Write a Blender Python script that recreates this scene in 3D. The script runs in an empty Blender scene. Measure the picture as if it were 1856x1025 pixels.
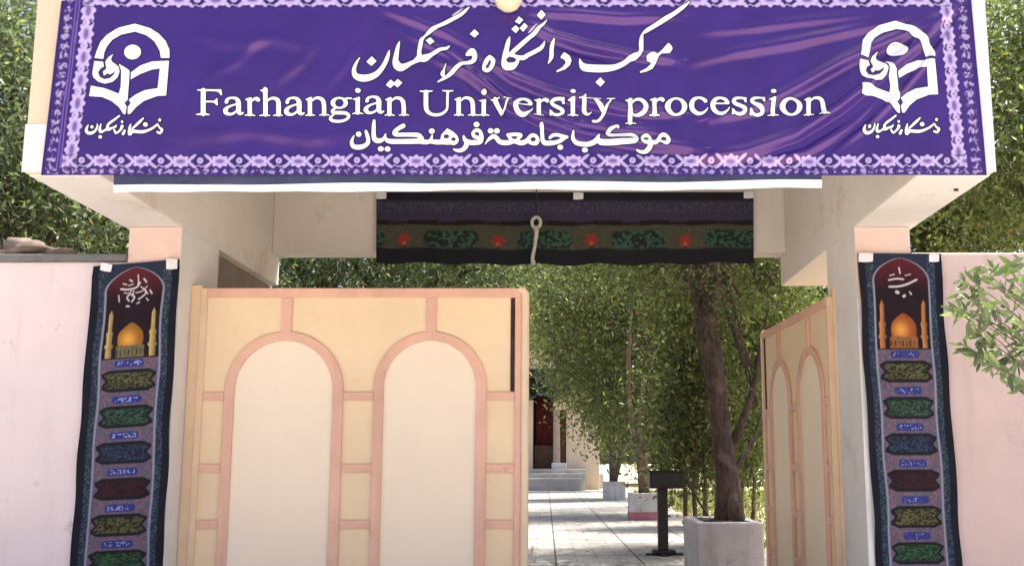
import bpy, math, random
import numpy as np
from mathutils import Vector, Quaternion

random.seed(7)
R = math.radians
S = bpy.context.scene
COL = S.collection

# ------------------------------------------------------------------ camera
FPX, PX0, PY0, EYE, PITCH = 1975.0, 1021.0, 512.5, 1.15, R(9.35)
cam = bpy.data.cameras.new('camera')
cam.sensor_fit = 'HORIZONTAL'
cam.sensor_width = 36.0
cam.lens = FPX / 1856.0 * 36.0
cam.shift_x = (928.0 - PX0) / 1856.0
cam.clip_end = 2000
camo = bpy.data.objects.new('camera', cam)
camo.location = (0, 0, EYE)
camo.rotation_euler = (R(90) + PITCH, 0, 0)
COL.objects.link(camo)
S.camera = camo

# ------------------------------------------------------------------ light
SUN_DIR = Vector((0.62, 0.40, 1.45)).normalized()      # towards the sun: high, a little behind the gate
w = bpy.data.worlds.new('World')
S.world = w
w.use_nodes = True
nt = w.node_tree
sky = nt.nodes.new('ShaderNodeTexSky')
sky.sky_type = 'NISHITA'
sky.sun_disc = False
sky.sun_elevation = math.asin(SUN_DIR.z)
sky.sun_rotation = math.atan2(SUN_DIR.x, SUN_DIR.y)
sky.dust_density = 6.0
sky.air_density = 0.8
bg = nt.nodes['Background']
bg.inputs['Strength'].default_value = 0.145
nt.links.new(sky.outputs[0], bg.inputs[0])
sl = bpy.data.lights.new('sun', 'SUN')
sl.energy = 4.8
sl.angle = R(0.5)
sl.color = (1.0, 0.95, 0.87)
so = bpy.data.objects.new('sun', sl)
so.rotation_euler = (-SUN_DIR).to_track_quat('-Z', 'Y').to_euler()
so.location = (0, 0, 20)
COL.objects.link(so)
vs = S.view_settings
vs.view_transform = 'Standard'
vs.look = 'None'
vs.gamma = 1
vs.exposure = 1.2
S.cycles.use_denoising = True
S.cycles.max_bounces = 10
S.cycles.diffuse_bounces = 6


# ------------------------------------------------------------------ helpers
def at(px, py, Y):
    """point of the place seen at photo pixel (px, py) at horizontal distance Y (survey of the photo)"""
    dx = (px - PX0) / FPX
    dy = (PY0 - py) / FPX
    t = Y / (math.cos(PITCH) - dy * math.sin(PITCH))
    return Vector((dx * t, Y, EYE + t * (math.sin(PITCH) + dy * math.cos(PITCH))))


def at_np(px, py, Y):
    dx = (px - PX0) / FPX
    dy = (PY0 - py) / FPX
    t = Y / (math.cos(PITCH) - dy * math.sin(PITCH))
    return dx * t, EYE + t * (math.sin(PITCH) + dy * math.cos(PITCH))


def depth_for_z(py, z):
    dy = (PY0 - py) / FPX
    return (z - EYE) * (math.cos(PITCH) - dy * math.sin(PITCH)) / (math.sin(PITCH) + dy * math.cos(PITCH))


def lin(c):
    c = np.asarray(c, float) / 255.0
    return np.where(c <= 0.04045, c / 12.92, ((c + 0.055) / 1.055) ** 2.4)


def tag(o, label=None, cat=None, group=None, kind=None):
    if label: o['label'] = label
    if cat: o['category'] = cat
    if group: o['group'] = group
    if kind: o['kind'] = kind
    return o


def empty(name, loc, label, cat, group=None):
    o = bpy.data.objects.new(name, None)
    o.empty_display_size = 0.2
    o.location = loc
    COL.objects.link(o)
    return tag(o, label, cat, group)


def link(name, me, m, parent=None):
    o = bpy.data.objects.new(name, me)
    if m: me.materials.append(m)
    COL.objects.link(o)
    if parent is not None:
        o.parent = parent
        o.location = -parent.location if parent.parent is None else o.location
    return o


def np_mesh(name, V, F, smooth=False):
    """V (n,3), F (m,k) all of one k"""
    me = bpy.data.meshes.new(name)
    V = np.asarray(V, np.float32)
    F = np.asarray(F, np.int32)
    k = F.shape[1]
    me.vertices.add(len(V))
    me.vertices.foreach_set('co', V.ravel())
    me.loops.add(F.size)
    me.loops.foreach_set('vertex_index', F.ravel())
    me.polygons.add(len(F))
    me.polygons.foreach_set('loop_start', np.arange(0, F.size, k, dtype=np.int32))
    me.polygons.foreach_set('loop_total', np.full(len(F), k, np.int32))
    if smooth:
        me.polygons.foreach_set('use_smooth', np.ones(len(F), bool))
    me.update()
    me.validate()
    return me


def set_col(me, rgb):
    a = me.color_attributes.new('print', 'FLOAT_COLOR', 'POINT')
    c = np.ones((len(rgb), 4), np.float32)
    c[:, :3] = rgb
    a.data.foreach_set('color', c.ravel())


class MB:
    """collects shapes in world coordinates into ONE mesh"""
    def __init__(self):
        self.v, self.f = [], []

    def add(self, vs, fs):
        b = len(self.v)
        self.v += [tuple(p) for p in vs]
        self.f += [tuple(i + b for i in f) for f in fs]

    def box(self, x0, x1, y0, y1, z0, z1):
        p = [(x0, y0, z0), (x1, y0, z0), (x1, y1, z0), (x0, y1, z0), (x0, y0, z1), (x1, y0, z1), (x1, y1, z1), (x0, y1, z1)]
        self.add(p, [(0, 3, 2, 1), (4, 5, 6, 7), (0, 1, 5, 4), (1, 2, 6, 5), (2, 3, 7, 6), (3, 0, 4, 7)])
        return self

    def prism(self, pts, y0, y1):
        """(x, z) outline, counter-clockwise seen from the front, from y0 (front) to y1"""
        n = len(pts)
        self.add([(x, y0, z) for x, z in pts] + [(x, y1, z) for x, z in pts],
                 [tuple(range(n)), tuple(range(2 * n - 1, n - 1, -1))] +
                 [(i, n + i, n + (i + 1) % n, (i + 1) % n) for i in range(n)])
        return self

    def ribbon(self, outer, inner, y0, y1):
        """band between two (x, z) polylines of the same length, thickness y0..y1"""
        n = len(outer)
        vs, fs = [], []
        for (a, b) in zip(outer, inner):
            vs += [(a[0], y0, a[1]), (b[0], y0, b[1]), (a[0], y1, a[1]), (b[0], y1, b[1])]
        for i in range(n - 1):
            k, l = 4 * i, 4 * i + 4
            fs += [(k, k + 1, l + 1, l), (k + 2, l + 2, l + 3, k + 3), (k, l, l + 2, k + 2), (k + 1, k + 3, l + 3, l + 1)]
        fs += [(0, 2, 3, 1), (4 * n - 4, 4 * n - 3, 4 * n - 1, 4 * n - 2)]
        self.add(vs, fs)
        return self

    def tube(self, pts, rad, n=10, wob=0.0, caps=True):
        pts = [Vector(p) for p in pts]
        if not hasattr(rad, '__len__'): rad = [rad] * len(pts)
        base = len(self.v)
        ref = Vector((0.13, 0.97, 0.2))
        for i, p in enumerate(pts):
            d = (pts[min(i + 1, len(pts) - 1)] - pts[max(i - 1, 0)]).normalized()
            if abs(d.dot(ref)) > 0.95: ref = Vector((1, 0, 0.1))
            a = d.cross(ref).normalized()
            b = d.cross(a).normalized()
            for k in range(n):
                an = 2 * math.pi * k / n
                r = rad[i] * (1 + (random.uniform(-wob, wob) if wob else 0))
                self.v.append(tuple(p + a * (math.cos(an) * r) + b * (math.sin(an) * r)))
        for i in range(len(pts) - 1):
            for k in range(n):
                k2 = (k + 1) % n
                self.f.append((base + i * n + k, base + i * n + k2, base + (i + 1) * n + k2, base + (i + 1) * n + k))
        if caps:
            self.f.append(tuple(base + k for k in range(n - 1, -1, -1)))
            self.f.append(tuple(base + (len(pts) - 1) * n + k for k in range(n)))
        return self

    def lathe(self, c, prof, n=24):
        base = len(self.v)
        for r, z in prof:
            for k in range(n):
                a = 2 * math.pi * k / n
                self.v.append((c[0] + r * math.cos(a), c[1] + r * math.sin(a), c[2] + z))
        for i in range(len(prof) - 1):
            for k in range(n):
                k2 = (k + 1) % n
                self.f.append((base + i * n + k, base + i * n + k2, base + (i + 1) * n + k2, base + (i + 1) * n + k))
        self.f.append(tuple(base + k for k in range(n - 1, -1, -1)))
        self.f.append(tuple(base + (len(prof) - 1) * n + k for k in range(n)))
        return self

    def build(self, name, m, parent=None, bevel=0.0, smooth=False):
        me = bpy.data.meshes.new(name)
        me.from_pydata(self.v, [], self.f)
        me.update()
        if smooth:
            me.polygons.foreach_set('use_smooth', np.ones(len(me.polygons), bool))
        o = link(name, me, m, parent)
        if bevel:
            b = o.modifiers.new('bevel', 'BEVEL')
            b.width = bevel
            b.segments = 2
            b.limit_method = 'ANGLE'
        return o


def spline(pts, step):
    """Catmull-Rom through points of any dimension"""
    P = np.asarray(pts, float)
    if len(P) < 2: return P
    P = np.vstack([2 * P[0] - P[1], P, 2 * P[-1] - P[-2]])
    out = []
    for i in range(1, len(P) - 2):
        L = np.linalg.norm((P[i + 1] - P[i])[:2])
        n = max(2, int(L / step))
        t = np.linspace(0, 1, n, endpoint=False)[:, None]
        a, b, c, d = P[i - 1], P[i], P[i + 1], P[i + 2]
        out.append(0.5 * (2 * b + (c - a) * t + (2 * a - 5 * b + 4 * c - d) * t ** 2 + (3 * b - a - 3 * c + d) * t ** 3))
    out.append(P[-2][None])
    return np.vstack(out)


# ------------------------------------------------------------------ materials
def new_mat(name):
    m = bpy.data.materials.new(name)
    m.use_nodes = True
    return m, m.node_tree, m.node_tree.nodes['Principled BSDF']


def node(nt, t, **kw):
    n = nt.nodes.new(t)
    for k, v in kw.items():
        if k in n.inputs: n.inputs[k].default_value = v
        else: setattr(n, k, v)
    return n


def ramp(nt, fac, stops):
    r = nt.nodes.new('ShaderNodeValToRGB')
    e = r.color_ramp.elements
    e[0].position, e[0].color = stops[0][0], (*stops[0][1], 1)
    e[1].position, e[1].color = stops[1][0], (*stops[1][1], 1)
    for p, c in stops[2:]:
        x = e.new(p)
        x.color = (*c, 1)
    nt.links.new(fac, r.inputs[0])
    return r.outputs[0]


def mixc(nt, fac, a, b, mode='MIX'):
    n = nt.nodes.new('ShaderNodeMix')
    n.data_type = 'RGBA'
    n.blend_type = mode
    for sock, val in ((n.inputs[0], fac), (n.inputs[6], a), (n.inputs[7], b)):
        if hasattr(val, 'is_output'): nt.links.new(val, sock)
        elif isinstance(val, (int, float)): sock.default_value = val
        else: sock.default_value = (*val, 1)
    return n.outputs[2]


def plain(name, col, rough=0.7, var=0.12, scale=3.0, bump=0.0, bscale=60.0, stain=None, metallic=0.0, spec=0.4, stain_scale=2.3, stain_lo=0.62, streak=0.0):
    m, nt, bs = new_mat(name)
    tc = nt.nodes.new('ShaderNodeTexCoord')
    n1 = node(nt, 'ShaderNodeTexNoise', Scale=scale, Detail=8.0, Roughness=0.62)
    nt.links.new(tc.outputs['Object'], n1.inputs['Vector'])
    col = tuple(col)
    a = tuple(x * (1 - var) for x in col)
    b = tuple(min(1, x * (1 + var)) for x in col)
    c = ramp(nt, n1.outputs[0], [(0.32, a), (0.68, b)])
    if stain:
        n2 = node(nt, 'ShaderNodeTexNoise', Scale=stain_scale, Detail=9.0, Roughness=0.72)
        nt.links.new(tc.outputs['Object'], n2.inputs['Vector'])
        f = ramp(nt, n2.outputs[0], [(stain_lo, (0, 0, 0)), (stain_lo + 0.12, (1, 1, 1))])
        c = mixc(nt, f, c, stain)
    if streak:
        mp = nt.nodes.new('ShaderNodeMapping')
        mp.inputs['Scale'].default_value = (1, 1, 0.09)
        nt.links.new(tc.outputs['Object'], mp.inputs[0])
        n5 = node(nt, 'ShaderNodeTexNoise', Scale=7.0, Detail=7.0, Roughness=0.65)
        nt.links.new(mp.outputs[0], n5.inputs['Vector'])
        f = ramp(nt, n5.outputs[0], [(0.5, (1, 1, 1)), (0.72, (1 - streak,) * 3)])
        c = mixc(nt, 1.0, c, f, 'MULTIPLY')
    nt.links.new(c, bs.inputs['Base Color'])
    bs.inputs['Roughness'].default_value = rough
    bs.inputs['Metallic'].default_value = metallic
    bs.inputs['Specular IOR Level'].default_value = spec
    if bump:
        n3 = node(nt, 'ShaderNodeTexNoise', Scale=bscale, Detail=6.0)
        nt.links.new(tc.outputs['Object'], n3.inputs['Vector'])
        b_ = node(nt, 'ShaderNodeBump', Strength=bump, Distance=0.01)
        nt.links.new(n3.outputs[0], b_.inputs['Height'])
        nt.links.new(b_.outputs[0], bs.inputs['Normal'])
    return m


def printed(name, rough=0.45, spec=0.5, tint=(1, 1, 1), weave=0.15, trans=0.0):
    """cloth or vinyl whose print is stored on its mesh"""
    m, nt, bs = new_mat(name)
    at_ = nt.nodes.new('ShaderNodeAttribute')
    at_.attribute_name = 'print'
    nt.links.new(at_.outputs['Color'], bs.inputs['Base Color'])
    bs.inputs['Roughness'].default_value = rough
    bs.inputs['Specular IOR Level'].default_value = spec
    bs.inputs['Specular Tint'].default_value = (*tint, 1)
    tc = nt.nodes.new('ShaderNodeTexCoord')
    n3 = node(nt, 'ShaderNodeTexNoise', Scale=26.0, Detail=5.0)
    nt.links.new(tc.outputs['Object'], n3.inputs['Vector'])
    b_ = node(nt, 'ShaderNodeBump', Strength=weave, Distance=0.01)
    nt.links.new(n3.outputs[0], b_.inputs['Height'])
    nt.links.new(b_.outputs[0], bs.inputs['Normal'])
    return m


def leaf_mat(name, dark, mid, light, trans=0.35, rough=0.45):
    m, nt, bs = new_mat(name)
    a = nt.nodes.new('ShaderNodeAttribute')
    a.attribute_name = 'print'
    sep = nt.nodes.new('ShaderNodeSeparateColor')
    nt.links.new(a.outputs['Color'], sep.inputs[0])
    c = ramp(nt, sep.outputs[0], [(0.0, dark), (0.5, mid), (1.0, light)])
    c = mixc(nt, sep.outputs[1], c, (0.30, 0.20, 0.07))
    nt.links.new(c, bs.inputs['Base Color'])
    bs.inputs['Roughness'].default_value = rough
    bs.inputs['Specular IOR Level'].default_value = 0.5
    tr = nt.nodes.new('ShaderNodeBsdfTranslucent')
    c2 = mixc(nt, 1.0, c, (1.0, 1.15, 0.62), 'MULTIPLY')
    nt.links.new(c2, tr.inputs[0])
    mx = nt.nodes.new('ShaderNodeMixShader')
    mx.inputs[0].default_value = trans
    nt.links.new(bs.outputs[0], mx.inputs[1])
    nt.links.new(tr.outputs[0], mx.inputs[2])
    nt.links.new(mx.outputs[0], nt.nodes['Material Output'].inputs[0])
    return m


def bark_mat(name, a, b):
    m, nt, bs = new_mat(name)
    tc = nt.nodes.new('ShaderNodeTexCoord')
    mp = nt.nodes.new('ShaderNodeMapping')
    mp.inputs['Scale'].default_value = (1, 1, 0.22)
    nt.links.new(tc.outputs['Object'], mp.inputs[0])
    n1 = node(nt, 'ShaderNodeTexNoise', Scale=26.0, Detail=10.0, Roughness=0.75, Distortion=1.2)
    nt.links.new(mp.outputs[0], n1.inputs['Vector'])
    n2 = node(nt, 'ShaderNodeTexNoise', Scale=5.0, Detail=5.0)
    nt.links.new(tc.outputs['Object'], n2.inputs['Vector'])
    c = ramp(nt, n1.outputs[0], [(0.38, a), (0.60, b)])
    c = mixc(nt, ramp(nt, n2.outputs[0], [(0.55, (0, 0, 0)), (0.68, (.7, .7, .7))]), c, tuple(min(1, x * 1.9) for x in b))
    nt.links.new(c, bs.inputs['Base Color'])
    bs.inputs['Roughness'].default_value = 0.9
    b_ = node(nt, 'ShaderNodeBump', Strength=1.0, Distance=0.06)
    nt.links.new(n1.outputs[0], b_.inputs['Height'])
    nt.links.new(b_.outputs[0], bs.inputs['Normal'])
    return m


M = {}
M['plaster_pink'] = plain('pink_plaster', (0.75, 0.625, 0.62), 0.85, 0.05, 1.7, 0.35, 45, stain=(0.40, 0.34, 0.36), stain_scale=3.4, stain_lo=0.595, streak=0.08)
M['plaster_rose'] = plain('rose_plaster', (0.58, 0.44, 0.415), 0.85, 0.06, 1.7, 0.35, 45, stain=(0.50, 0.37, 0.37), stain_scale=2.4, stain_lo=0.60, streak=0.14)
M['concrete_paint'] = plain('painted_concrete', (0.70, 0.655, 0.605), 0.85, 0.05, 1.1, 0.3, 30, stain=(0.56, 0.48, 0.42), stain_scale=1.3, stain_lo=0.56, streak=0.04)
M['pillar_pink'] = plain('salmon_plaster', (0.68, 0.50, 0.43), 0.85, 0.07, 2.2, 0.3, 40)
M['pillar_white'] = plain('whitewashed_plaster', (0.70, 0.675, 0.655), 0.85, 0.06, 2.0, 0.3, 40, stain=(0.58, 0.54, 0.51), stain_lo=0.58, streak=0.06)
M['side_wall'] = plain('shaded_brown_plaster', (0.23, 0.185, 0.165), 0.9, 0.15, 3.0, 0.4, 30)  # shade of the recessed wall is put into this dark brown
M['fascia_cream'] = plain('cream_fascia_paint', (0.72, 0.58, 0.42), 0.8, 0.06, 2.0, 0.2, 40)
M['plaster_white'] = plain('white_plaster', (0.72, 0.71, 0.70), 0.85, 0.06, 3.0, 0.2, 40)
M['coping'] = plain('grey_coping', (0.16, 0.155, 0.15), 0.9, 0.25, 5, 0.5, 30)
M['stone'] = plain('rough_stone', (0.20, 0.15, 0.12), 0.95, 0.4, 7, 0.9, 18)
M['gate_cream'] = plain('cream_gate_paint', (0.82, 0.63, 0.41), 0.5, 0.06, 1.4, 0.35, 2.6, stain=(0.72, 0.54, 0.37), stain_scale=1.6, stain_lo=0.56, streak=0.03)
M['gate_pale'] = plain('pale_gate_paint', (0.88, 0.735, 0.575), 0.5, 0.03, 1.2, 0.35, 2.2, streak=0.02)
M['gate_pink'] = plain('salmon_gate_paint', (0.74, 0.435, 0.325), 0.5, 0.09, 3.0, 0.08, 20, stain=(0.58, 0.30, 0.20), stain_scale=5.0, stain_lo=0.60, streak=0.15)
M['gate_tan'] = plain('tan_gate_paint', (0.74, 0.54, 0.36), 0.5, 0.08, 3.0, 0.08, 20)
M['gate_tube'] = plain('cream_tube_paint', (0.78, 0.60, 0.42), 0.45, 0.06, 3.0)
M['rust'] = plain('dark_rust', (0.05, 0.022, 0.015), 0.9, 0.4, 14)
M['white_cloth'] = plain('white_hem_cloth', (0.86, 0.86, 0.88), 0.7, 0.03, 6, 0.1, 25)
M['navy_cloth'] = plain('navy_cloth', (0.05, 0.055, 0.12), 0.7, 0.25, 8)
M['tape'] = plain('white_tape', (0.72, 0.70, 0.72), 0.5, 0.06, 20)
M['ink_white'] = plain('white_ink', (0.86, 0.855, 0.82), 0.85, 0.02, 9, spec=0.15)
M['ink_cream'] = plain('faded_ink', (0.50, 0.42, 0.50), 0.5, 0.1, 9)
M['ink_dark'] = plain('dark_violet_ink', (0.018, 0.009, 0.06), 0.5, 0.2, 9)
M['vinyl'] = printed('violet_satin_banner', 0.30, 0.9, (1.0, 0.55, 0.75), 0.10)
M['black_cloth'] = printed('printed_black_cloth', 0.8, 0.2, (1, 1, 1), 0.2)
M['globe'] = plain('cream_lamp_glass', (0.66, 0.60, 0.40), 0.25, 0.08, 9, spec=0.6)
M['black_metal'] = plain('black_painted_metal', (0.018, 0.016, 0.016), 0.5, 0.3, 12, 0.1, 30)
M['steel'] = plain('grey_steel', (0.25, 0.25, 0.25), 0.5, 0.15, 12, metallic=0.6)
M['cord'] = plain('white_cord', (0.55, 0.53, 0.48), 0.9, 0.15, 40, 0.5, 200)
M['planter_white'] = plain('whitewashed_concrete', (0.55, 0.535, 0.55), 0.9, 0.12, 4, 0.6, 25, stain=(0.25, 0.22, 0.21), stain_scale=3.5, stain_lo=0.56, streak=0.3)
M['planter_red'] = plain('faded_red_paint', (0.45, 0.17, 0.22), 0.9, 0.2, 5, 0.4, 30)
M['soil'] = plain('dark_soil', (0.06, 0.045, 0.035), 1.0, 0.4, 9, 0.8, 30)
M['build_wall'] = plain('cream_wall', (0.66, 0.54, 0.44), 0.85, 0.07, 0.8, 0.2, 20, stain=(0.5, 0.4, 0.32))
M['build_step'] = plain('pale_step_concrete', (0.36, 0.345, 0.325), 0.9, 0.2, 2, 0.4, 20)
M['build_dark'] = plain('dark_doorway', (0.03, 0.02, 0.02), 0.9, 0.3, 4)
M['curtain'] = plain('red_curtain', (0.10, 0.010, 0.014), 0.8, 0.4, 5)
M['column'] = plain('beige_column', (0.40, 0.31, 0.26), 0.85, 0.1, 3)
M['brown_wood'] = plain('brown_wood', (0.10, 0.045, 0.03), 0.7, 0.3, 6)
M['bark'] = bark_mat('brown_bark', (0.035, 0.022, 0.020), (0.16, 0.11, 0.095))
M['bark_pale'] = bark_mat('pale_bark', (0.10, 0.07, 0.045), (0.30, 0.22, 0.15))
M['leaf'] = leaf_mat('green_leaf', (0.065, 0.082, 0.034), (0.145, 0.170, 0.072), (0.32, 0.32, 0.16), 0.55)
M['leaf_dark'] = leaf_mat('dark_green_leaf', (0.068, 0.090, 0.052), (0.145, 0.178, 0.104), (0.33, 0.35, 0.22), 0.55)
M['leaf_light'] = leaf_mat('light_green_leaf', (0.10, 0.125, 0.05), (0.21, 0.245, 0.10), (0.40, 0.42, 0.21), 0.58)
M['leaf_shrub'] = leaf_mat('oleander_leaf', (0.07, 0.11, 0.045), (0.15, 0.20, 0.085), (0.36, 0.42, 0.22), 0.3)
M['grass'] = leaf_mat('dry_green_grass', (0.08, 0.10, 0.03), (0.17, 0.18, 0.065), (0.32, 0.30, 0.14), 0.4, 0.7)

# ------------------------------------------------------------------ survey of the gateway
DP = 6.8                                   # front plane of pillars and walls
Z_UNDER = at(1650, 411, DP).z              # underside of the side beams
DF = depth_for_z(319, Z_UNDER)             # front plane of the canopy fascia
YG = DP * 1.035                            # plane of the closed gate leaf
YPB = DP * 1.11                            # back of the pillars
YH_ = 7.38                                 # hinge line of the open leaf
YB = DP * 1.31                             # front of the back beam
XLI, XRI = at(330, 440, DP).x, at(1549, 440, DP).x
XLO, XRO = at(234, 440, DP).x, at(1650, 440, DP).x
Z_TOP = at(900, 4, DF).z
Z_BACK = at(900, 457, YB).z
Z_WALL_L, Z_WALL_R = at(100, 474, DP).z, at(1750, 457, DP).z
print('survey', 'ZU', Z_UNDER, 'DF', DF, 'X', XLO, XLI, XRI, XRO, 'top', Z_TOP, 'back', Z_BACK, 'walls', Z_WALL_L, Z_WALL_R)
print('fascia x', at(52, 315, DF).x, at(1797, 318, DF).x)

# ------------------------------------------------------------------ ground
def ground_material():
    m, nt, bs = new_mat('dry_ground')
    tc = nt.nodes.new('ShaderNodeTexCoord')
    n1 = node(nt, 'ShaderNodeTexNoise', Scale=0.6, Detail=9.0, Roughness=0.65)
    n2 = node(nt, 'ShaderNodeTexNoise', Scale=14.0, Detail=6.0)
    for n in (n1, n2): nt.links.new(tc.outputs['Object'], n.inputs['Vector'])
    c = ramp(nt, n1.outputs[0], [(0.3, (0.30, 0.24, 0.15)), (0.6, (0.42, 0.36, 0.24)), (0.8, (0.22, 0.25, 0.08))])
    c = mixc(nt, 0.35, c, ramp(nt, n2.outputs[0], [(0.3, (0.5, 0.5, 0.5)), (0.7, (1, 1, 1))]), 'MULTIPLY')
    nt.links.new(c, bs.inputs['Base Color'])
    bs.inputs['Roughness'].default_value = 0.95
    return m


def street_material():
    return plain('pale_street_concrete', (0.55, 0.515, 0.47), 0.9, 0.1, 1.2, 0.4, 20, stain=(0.38, 0.35, 0.31), stain_scale=0.8)


def path_material():
    m, nt, bs = new_mat('concrete_slabs')
    tc = nt.nodes.new('ShaderNodeTexCoord')
    mp = nt.nodes.new('ShaderNodeMapping')
    mp.inputs['Rotation'].default_value = (0, 0, -0.0157)
    mp.inputs['Location'].default_value = (-0.121, 0, 0)
    nt.links.new(tc.outputs['Object'], mp.inputs[0])
    br = node(nt, 'ShaderNodeTexBrick')
    br.offset = 0.0
    br.inputs['Scale'].default_value = 1.0
    br.inputs['Brick Width'].default_value = 1.0
    br.inputs['Row Height'].default_value = 1.0
    br.inputs['Mortar Size'].default_value = 0.016
    br.inputs['Mortar Smooth'].default_value = 0.3
    br.inputs['Color1'].default_value = (0.33, 0.32, 0.31, 1)
    br.inputs['Color2'].default_value = (0.42, 0.405, 0.385, 1)
    br.inputs['Mortar'].default_value = (0.10, 0.095, 0.09, 1)
    nt.links.new(mp.outputs[0], br.inputs['Vector'])
    n1 = node(nt, 'ShaderNodeTexNoise', Scale=1.6, Detail=9.0, Roughness=0.7)
    nt.links.new(tc.outputs['Object'], n1.inputs['Vector'])
    b2_ = node(nt, 'ShaderNodeTexBrick')
    b2_.offset = 0.5
    for k_, v_ in (('Scale', 1.0), ('Brick Width', 0.5), ('Row Height', 0.5), ('Mortar Size', 0.009), ('Color1', (1, 1, 1, 1)), ('Color2', (.86, .86, .85, 1)), ('Mortar', (.55, .54, .52, 1))):
        b2_.inputs[k_].default_value = v_
    nt.links.new(mp.outputs[0], b2_.inputs['Vector'])
    n4 = node(nt, 'ShaderNodeTexNoise', Scale=0.7, Detail=10.0, Roughness=0.75)
    nt.links.new(tc.outputs['Object'], n4.inputs['Vector'])
    c = mixc(nt, 1.0, br.outputs[0], b2_.outputs[0], 'MULTIPLY')
    c = mixc(nt, 0.8, c, ramp(nt, n1.outputs[0], [(0.35, (0.62, 0.6, 0.58)), (0.62, (1, 1, 1))]), 'MULTIPLY')
    c = mixc(nt, 0.7, c, ramp(nt, n4.outputs[0], [(0.42, (0.6, 0.57, 0.52)), (0.56, (1, 1, 1))]), 'MULTIPLY')
    nt.links.new(c, bs.inputs['Base Color'])
    bs.inputs['Roughness'].default_value = 0.85
    b_ = node(nt, 'ShaderNodeBump', Strength=0.4, Distance=0.02)
    nt.links.new(n1.outputs[0], b_.inputs['Height'])
    nt.links.new(b_.outputs[0], bs.inputs['Normal'])
    return m


def sheet(name, x0, x1, y0, y1, z, m, kind='structure'):
    me = np_mesh(name, [(x0, y0, z), (x1, y0, z), (x1, y1, z), (x0, y1, z)], [(0, 1, 2, 3)])
    return tag(link(name, me, m), kind=kind)


sheet('ground', -400, 400, -60, 900, 0.0, ground_material())
sheet('street', -60, 60, -40, DP + 0.5, 0.004, street_material())
PATH_R = 2.6
sheet('path', -4.2, PATH_R + 0.0, DP + 0.5, 46.0, 0.008, path_material())

# ------------------------------------------------------------------ gateway
gw = empty('concrete_gateway', (0, DP, 0), 'pale concrete gateway with a deep overhanging canopy carrying the violet banner', 'gateway')
for x0, x1, nm in ((XLO, XLI, 'pillar'), (XRI, XRO, 'pillar')):
    MB().box(x0, x1, DP, YPB, 0, Z_UNDER).build(nm, M['pillar_white'], gw, 0.006)
# salmon band at the head of each pillar, a thin render coat
for x0, x1, zw in ((XLO, XLI, Z_WALL_L), (XRI, XRO, Z_WALL_R)):
    MB().box(x0 - 0.0, x1 - 0.003, DP - 0.006, DP - 0.0005, zw - 0.3, Z_UNDER - 0.002).build('pillar_head', M['pillar_pink'], gw, 0.004)
XFL, XFR = at(52, 316, DF).x, at(1795, 318, DF).x
MB().box(XFL, XLI, DF, YB + 0.25, Z_UNDER, Z_TOP - 0.10).build('side_beam', M['concrete_paint'], gw, 0.008)
MB().box(XRI, XFR, DF, YB + 0.25, Z_UNDER, Z_TOP - 0.10).build('side_beam', M['concrete_paint'], gw, 0.008)
MB().box(XLI, XRI, YB, YB + 0.25, Z_BACK, Z_TOP - 0.10).build('back_beam', M['concrete_paint'], gw, 0.008)
MB().box(XFL, XFR, DF, YB + 0.25, Z_TOP - 0.10, Z_TOP).build('roof_slab', M['concrete_paint'], gw, 0.008)
MB().box(XLI - 0.25, XLI - 0.07, YPB + 0.002, YB + 0.2, 0, Z_UNDER - 0.002).build('side_wall', M['side_wall'], gw, 0.005)
# fascia: the upright front band, its ends cream above and white below
zf = Z_UNDER + 0.005
MB().box(XFL - 0.002, XFR + 0.002, DF - 0.06, DF, zf, Z_TOP + 0.004).build('fascia', M['fascia_cream'], gw, 0.01)
zsplit = at(60, 232, DF).z
MB().box(XFL - 0.006, XFL + 0.16, DF - 0.066, DF - 0.061, zf, zsplit).build('plaster_patch', M['plaster_white'], gw)
MB().box(XFR - 0.12, XFR + 0.006, DF - 0.066, DF - 0.061, zf, Z_TOP).build('plaster_patch', M['plaster_white'], gw)
# steel jambs the leaves hang from
XJL, XJR = at(353, 760, YG).x, at(1530, 700, YG).x
MB().box(XLI + 0.001, XJL + 0.010, YG - 0.02, YG + 0.05, 0.02, at(360, 520, YG).z + 0.01).build('jamb', M['gate_tan'], gw, 0.006)
MB().box(at(1514, 700, YH_).x, at(1531, 700, YH_).x, YH_ - 0.03, YH_ + 0.03, 0.02, at(1520, 522, YH_).z).build('jamb', M['gate_tan'], gw, 0.006)
p = at(1733, 342, depth_for_z(342, Z_UNDER))
MB().lathe((p.x, p.y, Z_UNDER - 0.012), [(0.012, 0), (0.014, 0.01)], 12).build('cable_hole', M['black_metal'], gw)

# ------------------------------------------------------------------ boundary walls
wl = empty('boundary_wall', (-6, DP, 0), 'pale pink plastered wall under a grey coping, left of the gateway', 'wall')
MB().box(-14, XLO - 0.001, DP + 0.004, DP + 0.24, 0, Z_WALL_L).build('masonry', M['plaster_pink'], wl, 0.01)
MB().box(-14, XLO - 0.004, DP - 0.035, DP + 0.30, Z_WALL_L, Z_WALL_L + 0.045).build('coping', M['coping'], wl, 0.012)
wr_ = empty('boundary_wall', (6, DP, 0), 'rose pink plastered wall without coping, behind the leafy branches', 'wall')
MB().box(XRO + 0.001, 14, DP + 0.004, DP + 0.24, 0, Z_WALL_R).build('masonry', M['plaster_rose'], wr_, 0.015)


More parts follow.
